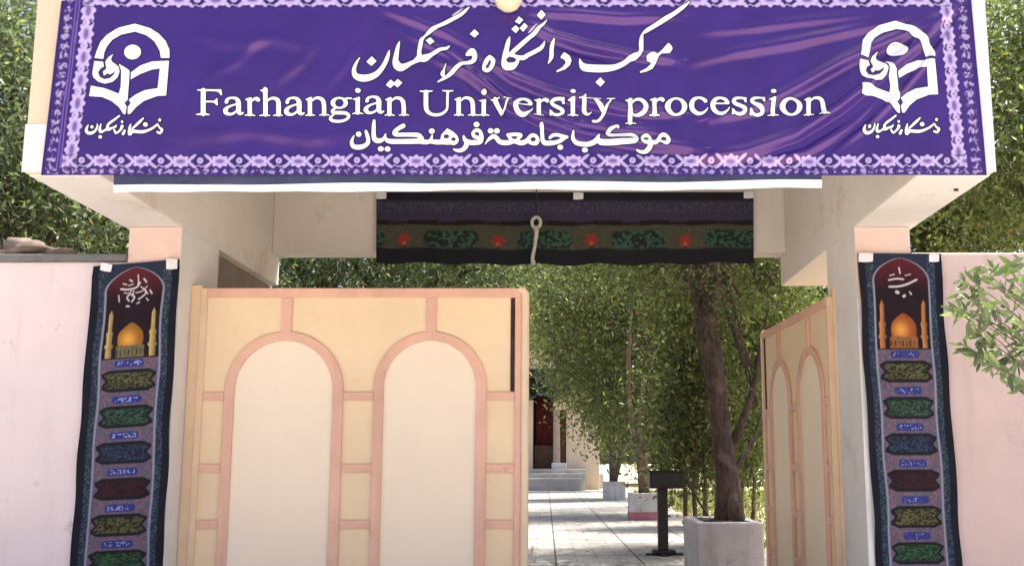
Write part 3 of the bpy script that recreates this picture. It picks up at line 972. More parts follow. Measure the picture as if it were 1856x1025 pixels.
# ---- line two, serif letters (crop units of 7.733 to a pixel)
LS = 1856 / 240.0
GL = {
    'F': (120, [('l', [(156, 120, 68), (154, 445, 68)]), ('l', [(60, 458, 16), (130, 450, 30), (180, 450, 30), (235, 458, 16)]), ('l', [(75, 115, 16), (150, 118, 30), (260, 118, 26), (370, 120, 30)]),
                ('p', [(340, 105), (405, 103), (416, 185), (392, 182), (372, 148), (340, 134)]), ('l', [(180, 277, 24), (310, 277, 26)]), ('p', [(300, 268), (350, 222), (354, 332), (332, 320), (300, 290)])]),
    'a': (425, [('s', [(474, 278, 50), (486, 246, 44), (520, 224, 32), (570, 220, 34), (615, 235, 50), (640, 275, 66), (643, 340, 68), (643, 400, 66), (658, 435, 50), (690, 438, 30), (716, 420, 10)]),
                ('s', [(612, 308, 24), (540, 330, 28), (482, 362, 44), (460, 400, 64), (477, 435, 54), (522, 449, 38), (570, 438, 32), (612, 408, 28)])]),
    'r': (768, [('l', [(798, 245, 60), (798, 445, 60)]), ('l', [(730, 462, 12), (780, 452, 26), (815, 452, 26), (870, 462, 12)]), ('p', [(728, 240), (800, 212), (828, 212), (828, 262), (768, 262)]),
                ('s', [(822, 268, 22), (858, 235, 36), (898, 230, 52), (916, 244, 54)])]),
    'h': (985, [('l', [(1016, 100, 62), (1016, 445, 62)]), ('p', [(938, 112), (1020, 90), (1050, 90), (1050, 140), (985, 140)]), ('l', [(932, 462, 12), (990, 452, 26), (1030, 452, 26), (1078, 462, 12)]),
                ('s', [(1040, 258, 22), (1095, 224, 36), (1158, 226, 46), (1194, 262, 62), (1200, 330, 64), (1200, 445, 64)]), ('l', [(1125, 462, 12), (1180, 452, 26), (1215, 452, 26), (1255, 462, 12)])]),
    'n': (1245, [('l', [(1275, 240, 60), (1275, 445, 60)]), ('p', [(1208, 240), (1278, 210), (1306, 205), (1306, 262), (1245, 262)]), ('l', [(1210, 462, 12), (1260, 452, 26), (1295, 452, 26), (1345, 462, 12)]),
                 ('s', [(1300, 262, 22), (1355, 222, 34), (1418, 224, 46), (1460, 262, 58), (1474, 330, 60), (1476, 445, 60)]), ('l', [(1410, 462, 12), (1460, 452, 26), (1495, 452, 26), (1548, 462, 12)])]),
    'g': (310, [('e', 428, 290, 120, 84), ('h', 430, 290, 60, 56), ('l', [(500, 238, 30), (550, 224, 26), (596, 224, 20)])]),
    'g2': (310, [('s', [(372, 366, 26), (336, 396, 42), (345, 426, 46), (420, 428, 50), (510, 432, 50), (560, 462, 46), (540, 512, 38), (460, 545, 40), (360, 545, 42), (308, 518, 46), (318, 482, 32), (350, 460, 22)])]),
    'i': (655, [('e', 688, 112, 38, 34), ('l', [(685, 235, 60), (685, 425, 60)]), ('p', [(606, 236), (690, 204), (716, 200), (716, 250), (655, 252)]), ('l', [(612, 440, 12), (668, 430, 26), (702, 430, 26), (762, 440, 12)])]),
    'U': (65, [('s', [(97, 140, 64), (97, 240, 64), (98, 340, 64), (112, 400, 58), (160, 445, 46), (230, 462, 42), (310, 450, 40), (370, 410, 34), (395, 360, 32), (398, 240, 34), (402, 140, 36)]),
               ('l', [(12, 126, 14), (70, 132, 28), (130, 132, 28), (188, 126, 14)]), ('l', [(330, 124, 14), (390, 130, 26), (420, 130, 26), (478, 124, 14)])]),
    'v': (1015, [('l', [(1060, 250, 64), (1150, 425, 58)]), ('l', [(1252, 250, 26), (1146, 455, 26)]), ('l', [(1005, 240, 14), (1060, 244, 22), (1125, 240, 14)]), ('l', [(1190, 240, 14), (1290, 240, 14)])]),
    'e': (1290, [('l', [(1345, 302, 22), (1540, 302, 22)]), ('s', [(1532, 290, 54), (1500, 246, 48), (1430, 224, 34), (1362, 245, 52), (1326, 310, 68), (1342, 388, 64), (1402, 440, 52), (1470, 444, 44), (1530, 400, 28), (1560, 352, 8)])]),
    's': (195, [('s', [(388, 272, 30), (372, 234, 34), (318, 222, 34), (252, 230, 44), (224, 264, 52), (252, 305, 58), (320, 340, 62), (370, 376, 60), (370, 425, 50), (310, 453, 40), (246, 440, 36), (214, 396, 26)]),
                ('p', [(372, 215), (402, 212), (405, 290), (390, 285)]), ('p', [(195, 372), (208, 372), (232, 425), (222, 462), (195, 460)])]),
    'o': (0, [('e', 1033, 338, 156, 130), ('h', 1036, 336, 80, 100)]),
    'c': (995, [('s', [(1222, 266, 54), (1190, 240, 44), (1130, 222, 34), (1062, 245, 52), (1030, 310, 68), (1046, 390, 64), (1110, 440, 52), (1180, 436, 38), (1230, 400, 24), (1258, 358, 8)])]),
    't': (735, [('s', [(768, 235, 56), (764, 320, 60), (764, 390, 62), (785, 432, 52), (822, 444, 34), (866, 408, 10)]), ('p', [(790, 152), (798, 240), (690, 250), (692, 236), (745, 205)]), ('l', [(700, 240, 20), (905, 232, 18)])]),
    'y': (880, [('l', [(928, 250, 64), (1036, 400, 56)]), ('s', [(1140, 245, 26), (1090, 330, 30), (1045, 415, 42), (1010, 480, 44), (970, 535, 44), (920, 556, 46), (892, 552, 48)]),
                ('l', [(872, 232, 14), (930, 236, 22), (996, 232, 14)]), ('l', [(1085, 228, 14), (1192, 226, 14)])]),
    'p': (1378, [('l', [(1408, 245, 62), (1408, 565, 62)]), ('p', [(1328, 252), (1405, 222), (1440, 215), (1440, 270), (1378, 270)]), ('l', [(1340, 575, 12), (1395, 565, 26), (1425, 565, 26), (1490, 575, 12)]),
                 ('s', [(1432, 290, 22), (1480, 242, 36), (1550, 236, 46), (1610, 282, 62), (1630, 345, 68), (1600, 420, 60), (1530, 455, 42), (1470, 458, 24), (1435, 438, 20)])]),
}
ink2 = Ink(352, 155, 1505, 228)


def put(ch, x0, X=None, dy=0):
    a, items = GL[ch]
    sh = 0 if X is None else X - a
    ink2.glyph(items, lambda x, y, wd: (x0 + (np.asarray(x) + sh) / LS, 150 + (np.asarray(y) + dy) / LS, np.asarray(wd) / LS))


for args in (('F', 350), ('a', 350), ('r', 350), ('h', 350), ('a', 350, 1273), ('n', 350, 1610), ('g', 560), ('g2', 560), ('i', 560), ('a', 560, 765, -20), ('n', 560, 1100),
             ('U', 760), ('n', 760, 525, 6), ('i', 760, 875, 25), ('v', 760), ('e', 760, 1320, 12), ('r', 760, 1645, 5), ('s', 960, 280, 10), ('i', 960, 575, 22), ('t', 960), ('y', 960), ('p', 960),
             ('r', 1120, 480, 2), ('o', 1120, -221, 5), ('c', 1120), ('e', 1120), ('s', 1120, 1588, 2), ('s', 1300, 450, 2), ('i', 1300, 750, 20), ('o', 1300), ('n', 1300)):
    put(*args)
# ---- line three, bold letters
E1, E2, E3 = crop(630, 222, 9.28), crop(820, 222, 9.28), crop(1020, 222, 9.28)
ink3 = Ink(630, 214, 1222, 284)
ink3.glyph([('s', [(118, 238, 18), (88, 300, 42), (78, 350, 62), (98, 405, 74), (160, 428, 80), (240, 422, 80), (310, 392, 70), (350, 345, 66), (352, 280, 62), (335, 220, 60), (318, 160, 44)])], E1)
ink3.glyph([('e', 195, 212, 46, 44)], E1)
ink3.glyph([('s', [(452, -20, 44), (446, 60, 62), (445, 150, 66), (447, 240, 72), (470, 300, 82), (530, 318, 82), (590, 300, 64), (625, 260, 46), (644, 205, 26)]),
            ('s', [(640, 270, 50), (670, 310, 70), (740, 328, 84), (900, 330, 82), (1100, 325, 84), (1220, 320, 90), (1290, 335, 80), (1350, 335, 74), (1400, 325, 72), (1500, 340, 80), (1600, 338, 80), (1700, 345, 76)]),
            ('s', [(940, 66, 76), (885, 95, 72), (820, 142, 72), (792, 188, 72), (830, 214, 68), (950, 215, 68), (1080, 215, 68), (1190, 222, 74), (1240, 270, 82), (1240, 318, 82)]),
            ('s', [(1390, 330, 60), (1410, 280, 48), (1428, 225, 24)]),
            ('p', [(1680, 110), (1780, 168), (1850, 233), (1874, 300), (1855, 357), (1800, 390), (1700, 375), (1600, 378), (1560, 320), (1580, 218)]),
            ('h', 1665, 246, 46, 34), ('h', 1785, 292, 38, 28)], E1)
for c in ((565, 455), (678, 457), (1420, 155)):
    ink3.glyph([('e', c[0], c[1], 50, 44)], E1)
ink3.glyph([('s', [(192, 242, 36), (222, 310, 70), (300, 345, 82), (400, 345, 82), (470, 330, 82), (492, 250, 70), (462, 165, 68), (405, 142, 62), (356, 188, 66), (370, 242, 62), (430, 262, 58), (490, 262, 52)]),
            ('s', [(245, 350, 80), (228, 410, 80), (180, 460, 68), (110, 480, 60), (45, 468, 38), (15, 452, 12)]), ('h', 415, 197, 40, 24)], E2)
ink3.glyph([('s', [(548, 378, 8), (600, 310, 42), (650, 265, 62), (700, 240, 72), (745, 270, 74), (790, 325, 78), (860, 345, 82), (950, 340, 82), (1040, 325, 60), (1140, 345, 82), (1210, 335, 82), (1270, 296, 80), (1320, 230, 72), (1362, 212, 68), (1410, 242, 72), (1426, 305, 78), (1400, 348, 76), (1320, 345, 60), (1285, 310, 60)]),
            ('s', [(932, 212, 50), (1040, 205, 62), (1150, 212, 56), (1108, 272, 58), (1050, 312, 74), (980, 272, 58), (932, 212, 50)]), ('h', 1044, 256, 46, 24), ('h', 1358, 286, 44, 36)], E2)
ink3.glyph([('s', [(1500, 45, 62), (1505, 100, 64), (1510, 200, 64), (1520, 300, 72), (1560, 345, 82), (1650, 345, 82), (1730, 335, 74), (1800, 312, 72), (1860, 272, 62), (1925, 240, 48)]),
            ('s', [(1640, 252, 50), (1690, 212, 60), (1760, 204, 56), (1856, 228, 60), (1930, 240, 44)])], E2)
for c in ((408, 45), (645, 150), (750, 150), (1815, 418)):
    ink3.glyph([('e', c[0], c[1], 49, 44)], E2)
ink3.glyph([('s', [(178, 172, 30), (170, 250, 60), (200, 310, 72), (260, 350, 82), (380, 365, 82), (480, 350, 80), (560, 310, 70), (610, 238, 26)]),
            ('s', [(600, 300, 50), (640, 335, 80), (800, 345, 78), (1000, 340, 78), (1150, 335, 82), (1215, 318, 92), (1225, 270, 82), (1160, 225, 68), (1000, 230, 68), (840, 237, 68), (765, 225, 72), (755, 190, 68), (800, 130, 66), (860, 90, 62), (918, 72, 60), (932, 108, 30)])], E3)
ink3.glyph([('e', 372, 465, 52, 46)], E3)
ink3.glyph([('s', [(1460, 330, 84), (1450, 262, 68), (1400, 226, 62), (1345, 262, 68), (1350, 320, 72), (1400, 352, 62), (1460, 342, 84)]),
            ('s', [(1475, 380, 82), (1450, 440, 78), (1390, 490, 68), (1320, 495, 56), (1262, 472, 34), (1240, 452, 12)]),
            ('s', [(1480, 345, 60), (1550, 355, 78), (1600, 312, 72), (1650, 232, 68), (1700, 215, 68), (1750, 250, 72), (1776, 310, 72), (1740, 357, 72), (1680, 345, 50), (1620, 330, 40)]), ('h', 1398, 290, 42, 26), ('h', 1694, 284, 42, 34)], E3)
# ---- emblems and their captions
EMB = [
    [('p', [(122, 402), (145, 330), (185, 235), (250, 165), (370, 95), (545, 53), (700, 98), (790, 155), (860, 230), (900, 320), (902, 406), (812, 406), (800, 330), (745, 235), (660, 170), (545, 133), (400, 165), (310, 215), (255, 280), (226, 340), (214, 412)])],
    [('e', 517, 342, 88, 76)],
    [('p', [(122, 433), (110, 500), (102, 562), (112, 602), (160, 646), (230, 667), (310, 648), (360, 602), (381, 540), (369, 490), (336, 462), (302, 440), (292, 412), (317, 356), (258, 402), (233, 445), (240, 482), (246, 510), (210, 542), (218, 584), (236, 574), (256, 557), (276, 572), (306, 560), (333, 534), (326, 566), (282, 608), (222, 620), (177, 596), (160, 552), (184, 511), (220, 490), (212, 440)])],
    [('p', [(372, 460), (440, 500), (486, 532), (482, 640), (467, 835), (436, 868), (458, 905), (447, 985), (425, 982), (380, 912), (300, 847), (200, 806), (70, 797), (88, 688), (230, 714), (376, 772), (396, 700), (398, 530)])],
    [('p', [(500, 552), (600, 482), (720, 442), (896, 434), (886, 600), (870, 797), (780, 799), (640, 847), (560, 907), (495, 982), (470, 982), (470, 910), (500, 870), (480, 833), (550, 780), (650, 735), (780, 718), (802, 515), (720, 525), (600, 570), (500, 624)])],
]
CAP = [
    [('s', [(160, 210, 24), (132, 270, 48), (122, 330, 62), (160, 375, 66), (220, 382, 64), (290, 350, 52), (335, 290, 42), (355, 230, 34), (352, 185, 18)])],
    [('e', 240, 250, 34, 34)],
    [('s', [(432, 185, 20), (412, 250, 40), (405, 320, 60), (430, 350, 60), (490, 330, 42), (540, 300, 50), (590, 295, 66), (650, 270, 44), (720, 245, 46), (746, 210, 26)]),
     ('s', [(590, 295, 60), (560, 240, 50), (592, 180, 50), (640, 140, 50), (720, 80, 44), (805, 12, 36)])],
    [('e', 415, 460, 38, 34)],
    [('s', [(700, 310, 36), (740, 372, 48), (800, 340, 42), (850, 280, 52), (866, 232, 66)])],
    [('e', 865, 135, 26, 30)],
    [('s', [(922, 325, 46), (890, 390, 62)])],
    [('s', [(1045, 190, 26), (1028, 280, 60), (1032, 385, 84), (1080, 340, 72), (1200, 345, 66), (1300, 345, 64), (1420, 310, 50), (1530, 250, 44), (1605, 185, 36)]),
     ('s', [(1090, 275, 40), (1180, 190, 54), (1250, 125, 54), (1312, 62, 28)])],
    [('e', 1355, 195, 48, 46)],
    [('e', 1655, 100, 30, 34)],
    [('s', [(1612, 190, 32), (1650, 258, 40), (1700, 300, 56), (1662, 368, 50), (1605, 350, 46)]), ('h', 1650, 320, 20, 18)],
]
inkL, inkR = Ink(150, 36, 315, 212), Ink(1545, 32, 1712, 212)
capL, capR = Ink(148, 206, 308, 258), Ink(1552, 202, 1712, 256)
for g in EMB:
    inkL.glyph(g, crop(150, 35, 5.694))
    inkR.glyph(g, lambda x, y, wd: (1545 + (-113 + 0.968 * np.asarray(x) + 0.16 * np.asarray(y)) / 5.541, 30 + (8 + 0.976 * np.asarray(y)) / 5.541, np.asarray(wd) * 0.968 / 5.541))
for g in CAP:
    capL.glyph(g, crop(148, 210, 11.6))
    capR.glyph(g, crop(1555 - 0.9, 205 + 3.7, 11.6))
for k, nm, halo in ((ink, 'lettering', 1), (ink2, 'lettering', 1), (ink3, 'lettering', 1), (inkL, 'emblem', 1), (inkR, 'emblem', 1), (capL, 'emblem_caption', 1), (capR, 'emblem_caption', 1)):
    o = link(nm, k.mesh(nm, 0.0, on_banner(0.0032)), M['ink_white'], bn)
    h = link(nm + '_outline', k.mesh(nm + '_outline', 2.0 if k is not inkL and k is not inkR else 1.5, on_banner(0.0016)), M['ink_dark'], bn)
fad = Ink(800, 10, 990, 70)
fad.glyph([('s', [(245, 172, 14), (300, 136, 20), (350, 100, 10)])], B_)
fad2 = Ink(950, 40, 990, 70)
fad2.glyph([('s', [(350, 365, 12), (400, 322, 20), (442, 282, 10)])], C_)
for k in (fad, fad2):
    link('lettering_stroke', k.mesh('lettering_stroke', 0, on_banner(0.0028)), M['ink_cream'], bn)

# ------------------------------------------------------------------ second banner peeping out below the violet one
hb = empty('banner', (0, DF - 0.07, Z_UNDER), 'white and navy banner edge hanging out below the violet banner', 'banner')
def hem_strip(name, ya, yb, m, dy, thick):
    xs = np.linspace(206, 1489, 160)
    V, F = [], []
    for i, x in enumerate(xs):
        k = (x - 206) / 1283.0
        t0 = ya[0] * (1 - k) + ya[1] * k + 1.3 * math.sin(x / 60.0)
        t1 = yb[0] * (1 - k) + yb[1] * k + 1.2 * math.sin(x / 90.0 + 1) + 0.6 * math.sin(x / 23.0)
        for yy in (t0, t1):
            q = at(x, yy, DF - 0.066)
            V.append((q.x, DF - 0.066 - dy - 0.006 * math.sin(x / 70.0), q.z))
            V.append((q.x, DF - 0.066 - dy - 0.006 * math.sin(x / 70.0) + thick, q.z))
    for i in range(159):
        k, l = 4 * i, 4 * i + 4
        F += [(k, k + 2, l + 2, l), (k + 1, l + 1, l + 3, k + 3), (k + 2, k + 3, l + 3, l + 2), (k, l, l + 1, k + 1)]
    F += [(0, 1, 3, 2), (636, 638, 639, 637)]
    b = MB()
    b.add(V, F)
    return b.build(name, m, hb, smooth=False)
hem_strip('cloth', (300, 300), (335.5, 326.5), M['navy_cloth'], -0.001, 0.004)
hem_strip('white_hem', (336, 327), (348.5, 341), M['white_cloth'], 0.006, 0.012)

# ------------------------------------------------------------------ lamp on the canopy front
lp = at(921, 1, DF - 0.14)
lg = empty('globe_lamp', (lp.x, lp.y, lp.z), 'round cream glass lamp globe hanging at the top centre of the banner', 'lamp')
MB().lathe((lp.x, lp.y, lp.z), [(0.004, -0.062), (0.03, -0.056), (0.055, -0.038), (0.070, -0.012), (0.073, 0.012), (0.064, 0.036), (0.045, 0.056), (0.032, 0.062)], 32).build('globe', M['globe'], lg, smooth=True)
MB().lathe((lp.x, lp.y, lp.z), [(0.034, 0.060), (0.036, 0.10), (0.030, 0.115)], 20).tube([(lp.x, lp.y, lp.z + 0.11), (lp.x, lp.y + 0.02, lp.z + 0.15), (lp.x, DF + 0.03, lp.z + 0.15)], 0.012, 8).build('bracket', M['steel'], lg, smooth=True)

# ------------------------------------------------------------------ black hangings
def cartouche(c, dx, dy, hw, hh, fill, text, seed):
    """dark lobed panel with a line of illegible writing; dx, dy in px from its centre"""
    ax = np.abs(dx)
    notch = hw - 7 * np.exp(-(dy / (hh * 0.28)) ** 2)
    d = np.minimum(notch - ax, hh - np.abs(dy) - 2.2 * np.clip((ax - hw * 0.72) / (hw * 0.28), 0, 1) * 3)
    c = lerp_c(c, np.array([0.012, 0.014, 0.022]), d / 1.5 + 0.5)
    c = lerp_c(c, fill, (d - 4.0) / 2.0)
    n = vnoise(dx / 2.0 + dy / 5.0 + seed * 17.0, dy / 2.6 + seed * 5.0)
    n2 = vnoise(dx / 6.0 + seed * 3.0, dy / 1.7 + 40)
    k = ((n > 0.56) * 0.7 + (n2 > 0.66) * 0.6) * (d > 6)
    return lerp_c(c, text, k * 0.85)


def make_hanging(name, label, TL, TR, BL, BR, seed, warm):
    """tall printed hanging; corners in photo px on the pillar front"""
    root = empty(name, (0, DP, 0), label, 'banner', 'tall black printed hangings beside the gate')
    Wd, Ht = 156.0, 640.0

    def quad(u, v):
        px = (TL[0] * (1 - u) + TR[0] * u) * (1 - v) + (BL[0] * (1 - u) + BR[0] * u) * v
        py = (TL[1] * (1 - u) + TR[1] * u) * (1 - v) + (BL[1] * (1 - u) + BR[1] * u) * v
        return px, py

    def place(u, v):
        px, py = quad(u, v)
        px = px + 0.6 * np.sin(v * 21 + seed) * (u - 0.5) * 2 * (v > 0.02) + 0.5 * np.sin(v * 9 + seed)
        X, Z = at_np(px, py, DP - 0.015)
        wr = 0.006 * np.sin(u * 9 + v * 4 + seed) + 0.008 * np.sin(v * 23 + u * 2.2 + seed * 2) + 0.004 * np.sin(u * 23 - v * 31)
        return np.stack([X, DP - 0.026 - wr * np.clip(v * 14, 0, 1), Z], 1)

    def color(u, v):
        x, y = (u - 0.5) * Wd, v * Ht                     # px about the centre line, px from the top
        nz = vnoise(x / 4.0 + seed * 31, y / 4.0)
        nz2 = vnoise(x / 2.2, y / 2.2 + seed * 11)
        c = np.ones(u.shape + (3,)) * np.array([0.010, 0.011, 0.020])
        ax = np.abs(x)
        # navy side bands with pale scrolls
        side = np.clip((66 - ax) / 3, 0, 1)
        c = lerp_c(c, np.array([0.022, 0.032, 0.062]), side)
        c = lerp_c(c, np.array([0.10, 0.15, 0.18]), side * (nz2 > 0.62) * (ax > 50) * 0.6)
        # arch outline and field
        half = 51.0
        yy = np.clip((52 - y) / 44.0, 0, 1)
        edge = half * (1 - yy ** 2.1) ** 0.75
        din = np.where(y < 52, (edge - ax), half - ax)
        din = np.where(y < 7.5, -5, din)
        low = y > 172
        c = lerp_c(c, np.array([0.30, 0.30, 0.36]), np.clip(din / 1.5 + 2.2, 0, 1) * (y > 5))
        sky_ = np.array([0.115, 0.008, 0.012]) * np.clip(1.12 - y / 62.0, 0.05, 1)[..., None] + np.array([0.014, 0.008, 0.014])
        k = np.clip(din / 1.5, 0, 1)[..., None]
        c = c * (1 - k) + sky_ * k
        # minarets
        gold = np.array([0.50, 0.20, 0.07]) if warm else np.array([0.50, 0.36, 0.13])
        for mx in (-39, 39):
            bw = 4.2 + 2.2 * ((np.abs(y - 128) < 4) | (np.abs(y - 150) < 3)) + 1.2 * (y > 132)
            bw = np.where(y < 92, 0.6 + (y - 84) * 0.4, bw)
            m_ = np.clip(bw - np.abs(x - mx), 0, 1) * (y > 84) * (y < 171)
            lit = 0.55 + 0.6 * np.clip((mx + 3 - x) / 6, 0, 1)
            c = c * (1 - m_[..., None]) + (gold * (0.9 + 0.3 * nz)[..., None] * lit[..., None]) * m_[..., None]
        # dome on its drum
        dy = (y - 138.0)
        prof = 24.0 * np.sqrt(np.clip(1 - (dy / 30.0) ** 2, 0, 1)) * np.where(dy < -12, np.clip(1 - ((-dy - 12) / 24.0) ** 1.4, 0, 1) ** 0.6, 1)
        dm = np.clip(prof - ax, 0, 1) * (dy < 12)
        lit = np.exp(-(((x + 5) / 14.0) ** 2 + ((y - 138) / 15.0) ** 2))
        dc = (np.array([0.30, 0.07, 0.02]) if warm else np.array([0.30, 0.12, 0.02])) + lit[..., None] * np.array([0.55, 0.30, 0.06])
        c = c * (1 - dm[..., None]) + dc * dm[..., None]
        dr = np.clip(26 - ax, 0, 1) * (y >= 150) * (y < 171)
        arc = (np.mod(x + 3.5, 7.0) < 2.2) & (y > 157) & (y < 167)
        drc = (np.array([0.26, 0.10, 0.04]) if warm else np.array([0.15, 0.13, 0.07]))[None, None] * (0.8 + 0.6 * nz)[..., None]
        drc = np.where(arc[..., None], drc * 0.35, drc)
        c = c * (1 - dr[..., None]) + drc * dr[..., None]
        # white script in the arch, too small to read
        def stroke(c, pts, wd):
            P = spline(pts, 1.0)
            d = np.full(x.shape, 99.0)
            mk = (y > 20) & (y < 86) & (ax < 45)
            xs, ys = x[mk], y[mk]
            dd = np.full(xs.shape, 99.0)
            for q in P: dd = np.minimum(dd, np.hypot(xs - q[0], ys - q[1]) - wd / 2)
            d[mk] = dd
            return lerp_c(c, np.array([0.68, 0.62, 0.66]), -d / 1.0 + 0.4)
        if not warm:
            for pts, wd in (([(-26, 45), (-12, 47), (2, 44), (8, 36)], 3.4), ([(4, 22), (5, 34), (4, 42)], 2.2), ([(-10, 30), (-6, 33)], 3), ([(15, 30), (20, 36)], 3.0), ([(-10, 68), (-14, 61), (-7, 56), (0, 62), (-4, 70)], 3.0),
                            ([(8, 66), (14, 62), (20, 56), (18, 50)], 3.0), ([(-14, 77), (-9, 78)], 3.2), ([(28, 52), (32, 58)], 3), ([(-30, 56), (-28, 68)], 2), ([(2, 54), (12, 52), (22, 44)], 2.2), ([(-22, 36), (-16, 38)], 2.4), ([(-2, 50), (-4, 60)], 2.0), ([(10, 44), (18, 50), (24, 58)], 2.2), ([(-20, 52), (-12, 54), (-6, 50)], 2.0), ([(6, 74), (10, 72)], 2.6), ([(22, 66), (26, 70)], 2.4), ([(-12, 40), (-4, 38)], 2.0)):
                c = stroke(c, pts, wd)
        else:
            for pts, wd in (([(-2, 26), (-1, 36)], 3.0), ([(-22, 48), (-8, 46), (4, 47)], 3.4), ([(-22, 60), (-6, 60), (10, 56), (28, 48)], 3.8), ([(-10, 70), (-8, 71)], 6), ([(2, 78), (4, 77)], 5), ([(14, 70), (17, 74)], 3), ([(-20, 40), (-12, 38)], 2.2), ([(8, 40), (18, 38)], 2)):
                c = stroke(c, pts, wd)
        # lower field: lilac ground with dark cartouches and small blue plaques
        low_k = np.clip((y - 172) / 2, 0, 1) * np.clip((half - ax) / 1.5, 0, 1)
        lil = np.ones(u.shape + (3,)) * np.array([0.135, 0.115, 0.165])
        lil = lerp_c(lil, np.array([0.30, 0.13, 0.16]), (nz > 0.55) * 0.55)
        lil = lerp_c(lil, np.array([0.09, 0.08, 0.15]), (nz2 > 0.66) * 0.7)
        c = c * (1 - low_k[..., None]) + lil * low_k[..., None]
        fills = [((.022, .021, .014), (.15, .14, .07)), ((.013, .022, .019), (.06, .12, .08)), ((.012, .015, .032), (.045, .065, .13)), ((.026, .010, .014), (.05, .018, .022)),
                 ((.022, .021, .014), (.15, .14, .06)), ((.013, .024, .019), (.05, .13, .06)), ((.012, .015, .032), (.045, .065, .13))]
        for i in range(7):
            yc = 213 + 65.5 * i
            if not (y.max() > yc - 60): break
            dy = y - (yc - 31)
            pl = np.minimum(27 - ax - 3 * np.clip(np.abs(dy) / 6, 0, 1) ** 2, 7.5 - np.abs(dy))
            c = lerp_c(c, np.array([0.038, 0.045, 0.22]), (pl / 1.5) * (y > 173))
            wt = (vnoise(x / 2.6 + i * 9, dy / 2.4 + 3) > (0.55 if not warm else 0.72)) * (np.abs(dy) < 4) * (ax < 21)
            c = lerp_c(c, np.array([0.35, 0.38, 0.70]), wt * 0.8)
            ft = fills[i]
            c = cartouche(c, x, y - yc, 48, 20, np.array(ft[0]), np.array(ft[1]), i + 1 + seed)
        ln = np.clip(1.5 - np.abs(ax - half), 0, 1) * (y > 52)
        c = lerp_c(c, np.array([0.26, 0.32, 0.44]), ln)
        return c * 0.76
    raster('cloth', np.linspace(0, 1, 170), np.linspace(0, 1, 640), place, color, M['black_cloth'], root)
    return root


def tape(parent, cx, cy, hw, hh, Y, ang=0.0):
    pts = []
    for dx, dy in ((-1, 1), (-0.2, 1.1), (1, 0.95), (1.05, -0.9), (0.1, -1.05), (-0.95, -1)):
        q = at(cx + hw * dx * math.cos(ang) - hh * dy * math.sin(ang), cy + hh * dy * math.cos(ang) + hw * dx * math.sin(ang), Y)
        pts.append((q.x, q.z))
    return MB().prism(pts, Y, Y + 0.003).build('tape', M['tape'], parent)


bl = make_hanging('printed_hanging', 'tall black hanging with a golden dome between yellow minarets, by the pale pink wall', (170, 483), (326, 470), (119, 1118), (291, 1112), 1, False)
tape(bl, 192, 484, 10, 7, DP - 0.040, 0.2)
tape(bl, 311, 478, 10, 9, DP - 0.040)
brg = make_hanging('printed_hanging', 'tall black hanging with an orange dome and orange minarets, by the rose wall', (1553, 459), (1704, 460), (1593, 1102), (1747, 1100), 2, True)
tape(brg, 1569, 466, 13, 8, DP - 0.040)
tape(brg, 1693, 467, 9, 7, DP - 0.040)

# valance on the back beam
vb = empty('printed_valance', (0, YB, 0), 'wide black valance with red flowers and green panels under the canopy', 'valance')


def place_val(u, v):
    px = 683 + 682 * u
    py = 349 + (476 - 349) * v + 4 * v * np.sin(u * 3.1) + 2.0 * np.sin(u * 40) * v
    X, Z = at_np(px, py, YB - 0.02)
    wr = 0.012 * np.sin(u * 31 + v * 2) * v + 0.008 * np.sin(u * 77 + 1) * v
    return np.stack([X, YB - 0.035 - wr, Z], 1)


def color_val(u, v):
    x, y = 683 + 682 * u, 349 + 127 * v
    n = vnoise(x / 3.0, y / 3.0)
    n2 = vnoise(x / 6.0 + 50, y / 2.0)
    c = np.ones(u.shape + (3,)) * np.array([0.012, 0.012, 0.018])
    nav = np.clip((y - 362) / 4, 0, 1) * np.clip((402 - y) / 3, 0, 1)
    c = lerp_c(c, np.array([0.036, 0.033, 0.066]), nav)
    c = lerp_c(c, np.array([0.12, 0.11, 0.13]), nav * (np.sin(x * 1.3 + 2 * n2) > 0.72) * (n > 0.5) * (np.abs(y - 376) < 8) * 0.8)
    ol = np.clip((y - 405) / 4, 0, 1) * np.clip((450 - y) / 3, 0, 1)
    c = lerp_c(c, np.array([0.055, 0.056, 0.038]), ol)
    c = lerp_c(c, np.array([0.09, 0.075, 0.045]), ol * (n > 0.7) * 0.6)
    dash = (np.mod(x - 740, 84) < 52) & (np.abs(y - 403) < 4)
    c = lerp_c(c, np.array([0.014, 0.008, 0.010]), dash * 0.9)
    per = 169.3
    p = (x - 733) / per
    fx = (p - np.round(p)) * per
    r = np.hypot(fx, (y - 434) * 1.05)
    a = np.arctan2(y - 434, fx)
    c = lerp_c(c, np.array([0.27, 0.026, 0.018]), (13 + 1.6 * np.cos(6 * a) - r) / 5 * (0.3 + n))
    c = lerp_c(c, np.array([0.30, 0.10, 0.05]), (4.5 - np.hypot(fx, y - 440)) / 2)
    c = lerp_c(c, np.array([0.02, 0.01, 0.01]), (3 - np.hypot(fx - 1, y - 446)) / 1.5)
    gx_ = (p - np.floor(p) - 0.5) * per
    k = np.clip((54 - np.abs(gx_) - 14 * ((y - 432) / 18) ** 2) / 6, 0, 1) * np.clip((18 - np.abs(y - 432)) / 5, 0, 1)
    c = lerp_c(c, np.array([0.012, 0.020, 0.019]), k)
    c = lerp_c(c, np.array([0.040, 0.105, 0.068]), k * ((vnoise(x / 4.5, y / 3.5 + 9) > 0.52)) * 0.8)
    return c


raster('cloth', np.linspace(0, 1, 640), np.linspace(0, 1, 120), place_val, color_val, M['black_cloth'], vb)
for cx, cy in ((691, 354), (1048, 355), (1357, 353)):
    tape(vb, cx, cy, 9, 6, YB - 0.052)
